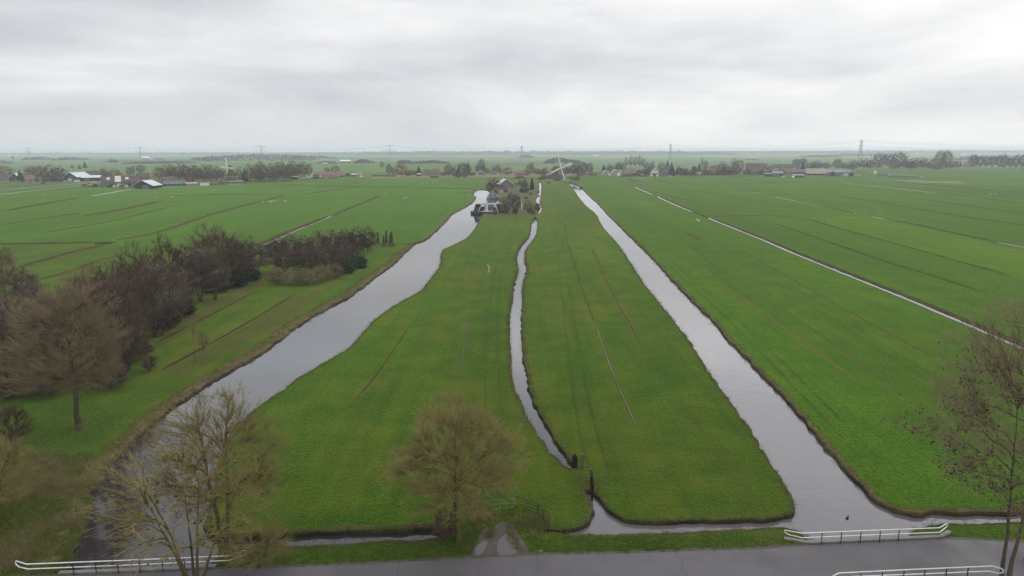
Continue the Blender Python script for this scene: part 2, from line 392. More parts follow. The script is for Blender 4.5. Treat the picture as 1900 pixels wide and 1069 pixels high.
M['yellow'] = pm("yellow_machine_paint", (0.52, 0.36, 0.08), (0.4, 0.27, 0.06), 1, 0.5)
# ------------------------------------------------------------------ helpers for outlines
def poly3(pts, z=0.0): return [G(x, y, z) for x, y in pts]
def chaikin(P, closed=True, it=1):
    for _ in range(it):
        Q = []; n = len(P)
        for i in range(n if closed else n-1):
            a, b = P[i], P[(i+1) % n]
            Q += [a*0.75+b*0.25, a*0.25+b*0.75]
        if not closed: Q = [P[0]]+Q+[P[-1]]
        P = Q
    return P
def resample(P, closed, stepf):
    out = []; n = len(P)
    for i in range(n if closed else n-1):
        a, b = P[i], P[(i+1) % n]; L = (b-a).length
        k = max(1, int(round(L/stepf((a+b)/2))))
        for j in range(k): out.append(a.lerp(b, j/k))
    if not closed: out.append(P[-1])
    return out
def stepw(p): return max(0.45, 0.0075*math.hypot(p.x, p.y))
def normals(P, closed=True):
    n = len(P); N = []
    for i in range(n):
        a = P[(i-1) % n] if closed or i > 0 else P[i]; b = P[(i+1) % n] if closed or i < n-1 else P[i]
        t = b-a; v = Vector((t.y, -t.x, 0)); v.normalize(); N.append(v)
    return N
def area2(P): return sum(P[i].x*P[(i+1) % len(P)].y-P[(i+1) % len(P)].x*P[i].y for i in range(len(P)))
WZ = -0.38; DZ = -0.13
# ------------------------------------------------------------------ road outline
ROAD_FAR = [(-330, 1102), (0, 1075), (120, 1066), (300, 1058), (400, 1054), (534, 1052), (632, 1047), (714, 1044), (812, 1038), (867, 1035), (997, 1029), (1069, 1027), (1167, 1026), (1320, 1020), (1420, 1018), (1508, 1009), (1620, 1004), (1747, 998), (1900, 1006), (2200, 1020)]
rf = [G(x, y) for x, y in ROAD_FAR]
rf = chaikin(rf, False, 1)
rf = resample(rf, False, lambda p: 1.0)
rn = normals(rf, False)
ROAD_W = 5.0
def in_road(p, pad=0.0):
    # signed position across the road band
    best = min(range(0, len(rf), 2), key=lambda i: (rf[i].x-p.x)**2)
    d = rf[best].y-p.y
    return -pad < d < ROAD_W+pad
# ------------------------------------------------------------------ water outlines (photo pixels at the waterline), land-side bank width in metres
canal = [(1.5, [(893, 352), (885, 353.5), (878, 361), (885, 366), (880, 375), (860, 388), (837, 399), (834, 407), (819, 421), (803, 436), (792, 446), (772, 452)]),
 (2.3, [(771, 454), (748, 475), (730, 494), (708, 508), (684, 527), (655, 549), (643, 557), (617, 569), (579, 591), (557, 605), (531, 626), (509, 642), (477, 666), (449, 681), (420, 697), (379, 722), (353, 740), (320, 762), (294, 785), (271, 803), (242, 831), (215, 857), (196, 875), (178, 893), (171, 916), (168, 942), (157, 978), (149, 1007), (131, 1033), (112, 1065), (80, 1130)]),
 (0.4, [(370, 1130), (380, 1062), (396, 1040), (440, 1024), (500, 1016), (583, 1018), (665, 1014), (747, 1009), (812, 1004), (838, 999)]),
 (0.6, [(825, 993), (805, 986), (747, 991), (665, 993), (583, 996), (541, 999), (470, 1004), (408, 1007), (384, 996), (375, 981)]),
 (0.35, [(380, 962), (392, 932), (400, 903), (402, 883), (411, 844), (421, 818), (434, 798), (457, 779), (480, 757), (509, 739), (541, 715), (582, 688), (608, 673), (649, 648), (665, 629), (693, 597), (735, 567), (781, 543), (789, 532), (808, 507), (817, 492), (818, 472), (822, 465), (843, 456), (865, 445), (878, 429), (886, 416), (891, 403), (898, 397), (915, 393), (927, 386), (926, 369), (913, 362), (906, 354)])]
ditch_c = [(0.45, [(989, 406), (986, 422), (983, 440), (965, 459), (958, 484), (964, 502), (954, 527), (951, 559), (945, 597), (948, 642), (950, 686), (954, 723), (971, 756), (987, 789), (1003, 818), (1023, 844), (1039, 860), (1055, 873)]),
 (0.6, [(1064, 871), (1042, 841), (1023, 811), (1006, 782), (990, 753), (980, 727), (976, 699), (968, 654), (966, 591), (968, 553), (969, 527), (975, 510), (977, 499), (972, 484), (974, 464), (994, 440), (997, 416), (995, 404)])]
ditch_u = [(0.8, [(999, 337), (1001, 344), (1000, 362), (993, 373), (999, 380), (1002, 388), (998, 398), (1001, 398), (1006, 387), (1000, 376), (1003, 364), (1004.5, 344), (1002.5, 336.5)])]
canal_r = [(0.5, [(1083, 917), (1091, 932), (1100, 953), (1098, 963), (1088, 981), (1069, 988), (1036, 991), (1011, 990)]),
 (0.4, [(1013, 994.5), (1069, 998), (1118, 998), (1167, 997), (1232, 995), (1320, 990), (1420, 986), (1470, 986), (1500, 1000), (1512, 1020), (1530, 1120), (1705, 1120), (1690, 1020), (1684, 1003), (1691, 990), (1707, 981), (1760, 978), (1812, 976), (1900, 972), (2100, 972)]),
 (0.8, [(2100, 955), (1900, 957), (1796, 960), (1747, 958), (1701, 960), (1665, 955), (1642, 945), (1613, 926), (1590, 903), (1567, 880), (1544, 852), (1521, 824), (1507, 802), (1489, 782), (1462, 753), (1436, 723), (1418, 705), (1396, 683), (1374, 658), (1348, 632), (1333, 613), (1317, 594), (1294, 572), (1266, 543), (1237, 511), (1215, 486), (1189, 459), (1161, 433), (1142, 413), (1126, 398), (1118, 388), (1104, 374), (1088, 360), (1077, 348), (1070, 342)]),
 (0.35, [(1061, 338.5), (1052, 340), (1062, 348), (1072, 364), (1088, 384), (1108, 399), (1116, 419), (1135, 441), (1151, 460), (1164, 480), (1180, 505), (1199, 534), (1218, 557), (1243, 588), (1266, 616), (1291, 654), (1326, 709), (1348, 739), (1385, 790), (1420, 847), (1443, 883), (1461, 913), (1474, 932), (1480, 950), (1472, 962), (1443, 969), (1420, 971), (1320, 972), (1248, 976), (1183, 976), (1147, 968), (1127, 953), (1111, 932), (1098, 917)])]
OUT = []
def ribbon_outline(pts, w, bw):
    P = chaikin([G(x, y, DZ) for x, y in pts], False, 1)
    N = normals(P, False)
    n = len(P)
    tp = lambda i: w*0.5*(0.75+0.5*abs(nz(P[i].x*0.15, P[i].y*0.15, 5)))
    return ([P[i]+N[i]*tp(i) for i in range(n)]+[P[i]-N[i]*tp(i) for i in range(n-1, -1, -1)], [bw]*(2*n))
def loop_of(segs):
    P = []; Wd = []
    for w, pts in segs:
        for x, y in pts: P.append(G(x, y, WZ)); Wd.append(w)
    return P, Wd
for name, segs in (("canal", canal), ("ditch_water", ditch_c), ("ditch_water", ditch_u), ("canal", canal_r)):
    OUT.append((name,)+loop_of(segs))
R1 = [[(1163, 331), (1184, 338), (1200, 343.5)], [(1178, 347), (1194, 354), (1212, 362)], [(1219, 364.6), (1252, 380), (1285, 393)], [(1312, 403.6), (1340, 415), (1380, 431), (1420, 447), (1484, 475), (1547, 500), (1611, 526), (1674, 551), (1738, 578), (1802, 605), (1849, 626), (1900, 648), (2050, 710)]]
R2 = [[(1334, 344), (1360, 349)], [(1375, 352.4), (1417, 360.6)], [(1432, 364.4), (1470, 372), (1520, 382), (1534, 384)], [(1582, 395), (1595, 397.6)], [(1615, 401), (1630, 404.5), (1647, 408)], [(1848, 449), (1900, 459), (2000, 478)]]
L1 = [[(616, 401), (580, 415), (540, 431), (500, 449), (482, 457)]]
for p in R1: OUT.append(("ditch_water",)+ribbon_outline(p, 1.65, 0.55))
for p in R2: OUT.append(("ditch_water",)+ribbon_outline(p, 1.8, 0.5))
for p in L1: OUT.append(("ditch_water",)+ribbon_outline(p, 1.5, 0.8))
OUT.append(("ditch_water",)+ribbon_outline([(1247, 342), (1262, 344)], 1.6, 0.5))
OUT.append(("ditch_water",)+ribbon_outline([(660, 348), (672, 348.6)], 2.2, 0.5))
OUT.append(("ditch_water",)+ribbon_outline([(700, 453.6), (764, 453.2)], 0.9, 0.5))
# ------------------------------------------------------------------ field patches laid into the one ground sheet
FIELDS = [
 ('farfield', [(-2500, 322), (690, 322), (1900, 312), (4500, 300), (3000, 281), (1900, 281.2), (950, 283.0), (0, 285.0), (-1500, 288)]),
 ('grass_l', [(-600, 352), (180, 347), (330, 345), (450, 341), (690, 331), (888, 330), (893, 352), (872, 380), (828, 408), (800, 438), (768, 452), (-600, 462)]),
 ('grass_r', [(1075, 340), (1085, 352), (1133, 400), (1160, 428), (1240, 512), (1325, 600), (1480, 768), (1520, 820), (1660, 948), (2600, 950), (2600, 318), (1900, 313), (1570, 328), (1100, 329)]),
 ('grass_b', [(1500, 403), (1612, 401.5), (1740, 428), (1900, 466), (2100, 520), (2100, 590), (1875, 511), (1802, 492), (1690, 460), (1579, 430)]),
 ('strip', [(268, 655), (345, 590), (420, 548), (480, 505), (520, 498), (500, 520), (430, 566), (300, 640)]),
 ('strip', [(300, 690), (360, 657), (450, 606), (552, 545), (600, 540), (520, 600), (420, 655), (330, 705)]),
 ('verge', [(396, 1030), (500, 1012), (830, 1000), (880, 985), (980, 980), (1060, 995), (1300, 990), (1470, 984), (1510, 1010), (1508, 1040), (396, 1075)]),
 ('rough', [(-400, 800), (60, 812), (150, 850), (180, 880), (165, 910), (160, 960), (140, 1010), (115, 1050), (-400, 1120)]),
 ('strip', [(1060, 880), (1078, 876), (1098, 884), (1128, 884), (1140, 894), (1118, 903), (1108, 912), (1086, 914), (1072, 898)]), ('strip', [(880, 962), (905, 944), (950, 950), (962, 966), (940, 975), (900, 978)]),
 ('garden', [(930, 386), (928, 366), (914, 358), (908, 346), (905, 337), (998, 336), (998, 362), (990, 374), (998, 388), (994, 400), (893, 401), (900, 397)]),
 ('reedbelt', [(690, 331), (735, 330.5), (1000, 328), (1100, 326), (1100, 321.5), (1000, 322.5), (850, 324.5), (735, 325), (690, 327)]),
 ('pale', [(1540, 290), (1720, 288.5), (1760, 293), (1600, 296)]), ('pale', [(1330, 290), (1540, 288), (1530, 291), (1330, 293)]),
 ('pale', [(1100, 291), (1180, 290), (1190, 293), (1110, 294)]), ('pale', [(1720, 293), (1900, 290), (1900, 294), (1730, 297)]),
 ('pale', [(1660, 334), (1770, 337), (1800, 341), (1690, 338)]),
 ('grass_l', [(200, 309), (420, 304), (720, 300), (720, 309), (300, 316)]), ('grass', [(740, 306), (1010, 301), (1010, 307), (740, 313)]),
 ('soil', [(190, 298), (355, 297), (355, 299.5), (190, 301)]), ('grass_b', [(640, 312), (900, 308), (900, 318), (640, 322)]),
 ('pale', [(700, 296.5), (860, 294.5), (950, 294), (950, 295.5), (700, 298)]),
]
V2 = []; ED = []; FC = []
def add_loop(P):
    b = len(V2)
    for p in P: V2.append(Vector((p.x, p.y)))
    FC.append([b+i for i in range(len(P))])
rngb = random.Random(5)
bank = MB(); WNAMES = []; bidx = []
for name, P, Wd in OUT:
    if area2(P) < 0: P = P[::-1]; Wd = Wd[::-1]     # counter-clockwise: the normal (t.y,-t.x) points to the land
    n = len(P)
    Q = []; QW = []
    for i in range(n):
        a, b = P[i], P[(i+1) % n]; wa, wb = Wd[i], Wd[(i+1) % n]
        for s in (0.25, 0.75): Q.append(a.lerp(b, s)); QW.append(wa*(1-s)+wb*s)
    P2 = []; W2 = []; wide_ = P[0].z < -0.3
    for i in range(len(Q)):
        a, b = Q[i], Q[(i+1) % len(Q)]; L = (b-a).length; k = max(1, int(round(L/stepw((a+b)/2))))
        for j in range(k):
            p = a.lerp(b, j/k); P2.append(p); W2.append(QW[i]*(1-j/k)+QW[(i+1) % len(Q)]*j/k)
    N = normals(P2)
    for _ in range(3):
        N = [(N[i-1]+N[i]*2+N[(i+1) % len(N)]).normalized() for i in range(len(N))]
    for i, p in enumerate(P2):
        j = 0.50*nz(p.x*0.40, p.y*0.40, 1)+0.30*nz(p.x*1.3, p.y*1.3, 2)
        P2[i] = p+N[i]*(j*min(1.0, W2[i]*.5+.45)*(1 if wide_ else .35))
    wz = P[0].z; am = 1.0 if wz < -0.3 else 0.25
    hb_ = 0.10 if max(Wd) > 2 else 0.03
    prof = ((0.0, wz-0.15, 0), (0.10, wz*0.55, 0.25), (0.22, 0.00, 0.8), (0.45, hb_*am, 1), (0.72, hb_*.6*am, 0.8), (1.0, -0.04, 0.3))
    base = len(bank.v); n = len(P2); ring = []
    for i, p in enumerate(P2):
        w = W2[i]*(0.7+0.9*abs(nz(p.x*0.2, p.y*0.2, 9)))+0.25
        road = in_road(p, 0.5) and p.y < 64
        for f, z, a in prof:
            q = p+N[i]*(w*f)
            zz = z+a*am*(0.16*nz(q.x*0.9, q.y*0.9, 3)+0.10*nz(q.x*2.7, q.y*2.7, 4))*min(1, W2[i]*.6+0.1)
            if road or in_road(q, 0.35): zz = min(zz, -0.06)
            bank.v.append((q.x, q.y, zz))
        ring.append(p+N[i]*(w*0.80))
    K = len(prof)
    for i in range(n):
        i2 = (i+1) % n
        for k in range(K-1): bank.f.append((base+i*K+k, base+i2*K+k, base+i2*K+k+1, base+i*K+k+1)); bidx.append(1 if W2[i] > 0.72 else 0)
    add_loop(ring); WNAMES.append(name)
NW = len(FC)
FMAT = ['grass']
for mn, pts in FIELDS:
    P = [G(x, y) for x, y in pts]
    if area2(P) < 0: P.reverse()
    P = resample(P, True, lambda p: max(3, 0.03*math.hypot(p.x, p.y)))
    P = [p+Vector((nz(p.x*0.1, p.y*0.1, 3), nz(p.x*0.1, p.y*0.1, 8), 0))*min(1.2, 0.004*math.hypot(p.x, p.y)) for p in P]
    add_loop(P); FMAT.append(mn)
b = len(V2)
XB = 25500
for x, y in ((-XB, -300), (XB, -300), (XB, XB), (-XB, XB)): V2.append(Vector((x, y)))
ED = [(b, b+1), (b+1, b+2), (b+2, b+3), (b+3, b)]
cv, ce, cf, ov, oe, of = delaunay_2d_cdt(V2, ED, FC, 0, 1e-4, True)
gm = []
for n_ in FMAT:
    if n_ not in gm: gm.append(n_)
gf = []; gi = []; wf = [[] for _ in range(NW)]
for f, ids in zip(cf, of):
    w = [i for i in ids if i < NW]
    if w: wf[w[0]].append(f)
    else:
        gf.append(f); ids = [i for i in ids if i >= NW]
        gi.append(gm.index(FMAT[max(ids)-NW+1]) if ids else 0)
def sheet(name, faces, z, mats, idx=None, kind="structure"):
    used = {}; vs = []; fs = []
    for f in faces:
        g = []
        for i in f:
            if i not in used: used[i] = len(vs); vs.append((cv[i].x, cv[i].y, z))
            g.append(used[i])
        fs.append(g)
    me = bpy.data.meshes.new(name); me.from_pydata(vs, [], fs)
    for mm in mats: me.materials.append(mm)
    if idx: me.polygons.foreach_set("material_index", idx)
    me.update()
    o = bpy.data.objects.new(name, me); COL.objects.link(o)
    return tag(o, kind=kind)
sheet("ground", gf, 0.0, [M[x] for x in gm], gi)
for i in range(NW):
    if wf[i]: sheet(WNAMES[i], wf[i], WZ if i < 4 else DZ, [M['water_r' if i == 3 else 'water']])
bo = tag(bank.build("bank", M['bank'], smooth=False), kind="structure"); bo.data.materials.append(M['bank_reed']); bo.data.polygons.foreach_set("material_index", bidx)
# ------------------------------------------------------------------ road, cracks, track, paths
def strip(name, P, Q, mat, kind="structure"):
    mb = MB(); n = len(P); mb.v = [tuple(p) for p in P]+[tuple(q) for q in Q]
    mb.f = [(i, n+i, n+i+1, i+1) for i in range(n-1)]
    return tag(mb.build(name, mat), kind=kind)
fe = [Vector((p.x, p.y+0.10*nz(p.x*1.3, 3, 1)+0.05*nz(p.x*4, 9, 1), 0.03)) for p in rf]
ne = [Vector((p.x, p.y-ROAD_W+0.10*nz(p.x*1.3, 7, 1), 0.03)) for p in rf]
strip("road", fe, ne, M['road'])
ck = MB()
rngc = random.Random(3)
for x0 in (-8.2, -2.2, 1.6, 12.4):
    i0 = min(range(len(rf)), key=lambda i: abs(rf[i].x-x0)); y1 = rf[i0].y
    pts = []
    for j in range(9):
        pts.append(Vector((x0+0.5*nz(x0, j*0.5, 1)+0.3*math.sin(x0+j*0.3), y1-0.1-j*0.55, 0.036)))
    for a, b in zip(pts, pts[1:]):
        w = 0.016
        ck.quad(a+Vector((-w, 0, 0)), a+Vector((w, 0, 0)), b+Vector((w, 0, 0)), b+Vector((-w, 0, 0)))
tag(ck.build("road_crack", M['crack']), kind="structure")
def patch(name, pts, z, mat, rag=0.15, it=2):
    P = chaikin([G(x, y, z) for x, y in pts], True, it)
    if area2(P) < 0: P.reverse()
    P = resample(P, True, lambda p: 0.4)
    N = normals(P)
    P = [p+N[i]*rag*(nz(p.x*1.5, p.y*1.5, 2)+0.5*nz(p.x*4, p.y*4, 3)) for i, p in enumerate(P)]
    vv, _, ff, _, _, ob = delaunay_2d_cdt([Vector((p.x, p.y)) for p in P], [], [list(range(len(P)))], 1, 1e-5, True)
    mb = MB(); mb.v = [(p.x, p.y, z) for p in vv]; mb.f = [tuple(f) for f in ff]
    return tag(mb.build(name, mat), kind="structure")
patch("track", [(872, 1036), (880, 1024), (888, 1008), (896, 992), (903, 976), (912, 974), (915, 990), (922, 998), (927, 984), (934, 968), (945, 968), (951, 984), (960, 1000), (966, 1014), (992, 1028), (960, 1031), (910, 1034)], 0.014, M['mud'], 0.5, 1)
patch("puddle", [(880, 1032), (888, 1014), (897, 1002), (904, 1009), (896, 1022), (888, 1034)], 0.022, M['puddle'], 0.3)
patch("puddle", [(924, 1010), (932, 993), (945, 991), (954, 1004), (960, 1024), (944, 1036), (922, 1033)], 0.022, M['puddle'], 0.32)
patch("puddle", [(998, 1021), (1008, 1019), (1006, 1024), (999, 1025)], 0.022, M['puddle'], 0.05)
patch("puddle", [(916, 977), (926, 975), (924, 980)], 0.022, M['puddle'], 0.04)
def ribbon(name, pts, w, mat, z=0.03, smooth=True, rag=0.2):
    P = [G(x, y, z) for x, y in pts]
    if smooth and len(P) > 2: P = chaikin(P, False, 2)
    P = resample(P, False, lambda p: max(0.6, 0.015*math.hypot(p.x, p.y)))
    N = normals(P, False); A = []; B = []
    for i, p in enumerate(P):
        ww = w*0.5*(1+rag*nz(p.x*0.5, p.y*0.5, 2))
        A.append(p+N[i]*ww); B.append(p-N[i]*ww)
    return strip(name, A, B, mat)
ribbon("far_road", [(-300, 368), (0, 353), (70, 347), (120, 343), (160, 339.5), (200, 336), (250, 334)], 6, M['asph2'], 0.05)
ribbon("far_road", [(-100, 343), (60, 341.5), (120, 339.5), (180, 337)], 5, M['asph2'], 0.06)
ribbon("path", [(-40, 366), (20, 359), (60, 354), (100, 349.5), (150, 344.5)], 2.2, M['path'], 0.05)
ribbon("path", [(172, 363.5), (200, 359), (225, 354), (242, 351.5), (270, 350.5), (300, 349), (330, 346)], 2.6, M['path'], 0.05)
ribbon("path", [(655, 322), (690, 320), (712, 317)], 3.0, M['path'], 0.05)
ribbon("path", [(930, 322), (960, 321.5), (1000, 321)], 3.0, M['path'], 0.05)
ribbon("path", [(1568, 339.6), (1600, 343), (1660, 349), (1736, 358.6)], 1.6, M['path'], 0.04)
ribbon("far_road", [(1800, 311.5), (1860, 310), (2000, 309)], 5, M['path'], 0.05)
ribbon("far_road", [(570, 331), (600, 329), (640, 328), (690, 328.5), (735, 329.5)], 4, M['asph2'], 0.05)
# furrows: shallow drainage trenches with straw lips
def furrow(pts, w, straw=0.5, z=0.02, wet=False, lip=0.012, lm='straw', dx=0.0):
    P = chaikin([G(x, y)+Vector((dx, 0, 0)) for x, y in pts], False, 2)
    P = resample(P, False, lambda p: max(0.5, 0.010*math.hypot(p.x, p.y)))
    N = normals(P, False)
    mb = MB(); n = len(P); idx = []
    for i, p in enumerate(P):
        k = 0.8+0.5*nz(p.x*0.4, p.y*0.4, 6); t = min(1.0, min(i, n-1-i)/4.0+0.15)
        hw = w*0.65*k*t; sw = hw+straw*(0.7+0.8*abs(nz(p.x*0.7, p.y*0.7, 1)))*t
        lp = lip*(0.5+1.1*abs(nz(p.x*.35, p.y*.35, 8)))*t
        for o, zz in ((-sw, z-0.012), (-hw, z+lp), (0, z), (hw, z+lp), (sw, z-0.012)):
            q = p+N[i]*o; mb.v.append((q.x, q.y, zz))
    for i in range(n-1):
        for k in range(4):
            mb.f.append((i*5+k, i*5+k+1, i*5+5+k+1, i*5+5+k)); idx.append(0 if k in (0, 3) else 1)
    o = mb.build("furrow", M[lm]); o.data.materials.append(M['puddle'] if wet else M['soil'])
    o.data.polygons.foreach_set("material_index", idx)
    return tag(o, kind="structure")
for pts, w, s in (
 ([(0, 393), (80, 379), (153, 366)], 1.0, 1.2), ([(150, 402), (240, 387), (298, 373)], 0.9, 1.2),
 ([(215, 446), (290, 434), (380, 402), (440, 385), (500, 370), (532, 361)], 0.5, 1.3), ([(-60, 453.5), (60, 453), (120, 452), (186, 450)], 0.7, 0.5),
 ([(184, 454), (200, 451), (211, 449)], 2.2, 0.3), ([(563, 360.5), (620, 353), (660, 348)], 0.7, 0.8), ([(300, 364), (400, 361), (520, 360)], 0.25, 0.2),
 ([(480, 343), (665, 347), (760, 348.5), (840, 350), (884, 351)], 0.9, 0.5), ([(845, 358), (875, 357)], 0.5, 0.3),
 ([(30, 498), (95, 480), (150, 465), (192, 455)], 0.7, 1.6), ([(66, 522), (130, 505), (195, 480), (240, 472)], 0.25, 0.9),
 ([(285, 640), (360, 600), (420, 570), (475, 540)], 0.45, 0.45), ([(298, 688), (360, 655), (450, 605), (550, 545)], 0.55, 0.5),
 ([(640, 760), (690, 710), (730, 650), (757, 610)], 0.18, 0.12), ([(1097, 460), (1110, 488), (1140, 550), (1165, 595), (1187, 635)], 0.2, 0.25),
 ([(1278, 454), (1345, 506), (1420, 553), (1515, 615), (1611, 685), (1690, 739)], 0.14, 0.2), ([(1260, 470), (1400, 570), (1500, 640), (1580, 700)], 0.05, 0.5),
 ([(1371, 464), (1420, 490.6), (1547, 562), (1643, 616), (1738, 667)], 0.2, 0.25), ([(1484, 403), (1579, 430), (1690, 460), (1802, 492), (1875, 511)], 0.3, 0.25),
 ([(1436, 414), (1547, 452.5), (1643, 486), (1740, 515), (1833, 546)], 0.25, 0.3), ([(1270, 430), (1306, 449)], 0.15, 0.8),
 ([(1540, 362), (1620, 374), (1720, 391), (1780, 401), (1840, 410), (1930, 422)], 0.6, 0.4), ([(1630, 361), (1720, 371), (1820, 386), (1930, 400)], 0.6, 0.4),
 ([(1736, 359), (1760, 360.5), (1900, 377.6), (1960, 385)], 0.8, 0.4), ([(1680, 340), (1780, 348), (1900, 358), (1960, 363)], 0.9, 0.5),
 ([(1710, 330), (1800, 333), (1960, 336)], 1.0, 0.4), ([(1140, 345.5), (1200, 344.5)], 0.8, 0.6), ([(1264, 343), (1330, 342.5), (1520, 337), (1560, 337)], 0.8, 0.5), ([(1210, 331), (1230, 337), (1247, 342)], 0.7, 0.5),
 ([(1304, 403), (1400, 400), (1484, 402.5)], 0.9, 0.5), ([(1420, 362), (1520, 361), (1545, 362)], 0.6, 0.4), ([(1534, 384), (1560, 390), (1582, 395)], 0.8, 0.5), ([(1647, 408), (1692, 415), (1740, 426), (1800, 439), (1848, 449)], 0.9, 0.5),
 ([(1285, 393), (1300, 399), (1313, 404)], 1.0, 0.5), ([(1200, 353), (1330, 385), (1440, 400)], 0.1, 0.6), ([(1260, 350), (1400, 375), (1500, 392)], 0.1, 0.6), ([(1075, 330), (1140, 329), (1300, 326), (1480, 330)], 1.0, 0.4),
 ([(1066, 346), (1140, 345.5)], 0.5, 0.3), ([(0, 418), (120, 400), (150, 396)], 0.08, 0.5), ([(60, 435), (200, 414), (330, 380)], 0.08, 0.5), ([(1700, 322), (1900, 318.5), (1960, 318)], 0.8, 0.3)):
    far_ = G(*pts[0]).y > 150 and G(*pts[-1]).y > 120
    furrow(pts, w*(1.0 if not far_ else 2.0 if pts[0][0] < 900 else 1.3), s*(.75 if far_ else .7), .03 if far_ else .02, False, (.36 if pts[0][0] < 900 else .16 if G(*pts[0]).y > 230 else .08) if far_ else .012, 'lip' if far_ else 'straw')
furrow([(853, 678), (862, 640), (873, 588)], 0.04, 0.10, wet=True, lm='soil')
furrow([(1047, 415), (1052, 450), (1066, 490), (1086, 555), (1104, 600)], 0.10, 0.08, lm='lip')
furrow([(1104, 600), (1121, 650), (1140, 700), (1160, 745), (1183, 795)], 0.06, 0.09, wet=True, lm='soil')
furrow([(903, 490), (909, 497), (905, 508)], 0.15, 0.2, wet=True)

for p in R1: furrow(p, .5, .35, .02, False, .15, 'lip', 1.65)
furrow([(705, 363), (688, 371), (650, 386), (616, 401)], 1.1, .6, .02, False, .35, 'lip')
furrow(L1[0], .5, .5, .02, False, .35, 'lip', -1.6)

for base_, off in (([(958, 425), (944, 445), (928, 470), (918, 500), (908, 560), (902, 640), (900, 720), (904, 800)], (0, 1.8)), ([(905, 470), (930, 455), (962, 430)], (0, 1.7)), ([(1030, 420), (1040, 520), (1052, 640), (1070, 780), (1095, 880)], (0, 1.8)), ([(1150, 420), (1300, 560), (1420, 690), (1560, 850)], (2.0, 3.8)), ([(1220, 380), (1420, 510), (1620, 640), (1800, 760)], (0, 1.9)), ([(560, 470), (660, 420), (760, 370)], (0, 2))):
    for dx in off:
        P = resample(chaikin([G(x, y, .012)+Vector((dx, 0, 0)) for x, y in base_], False, 2), False, lambda p: 1.2)
        N = normals(P, False); A = []; B = []
        for i, p in enumerate(P):
            w = max(0.0, .20*(.6+1.6*nz(p.x*.12, p.y*.12, 3)))+.03
            A.append(p+N[i]*w); B.append(p-N[i]*w)
        strip("wheel_track", A, B, M['wheel'])
A = [Vector((p.x, p.y+.22+.28*nz(p.x*.9, 5, 2)+.12*nz(p.x*3.1, 8, 2), .018)) for p in rf]; B = [Vector((p.x, p.y-.12+.14*nz(p.x*1.1, 2, 2), .036)) for p in rf]
strip("mud_edge", A, B, M['mud'])
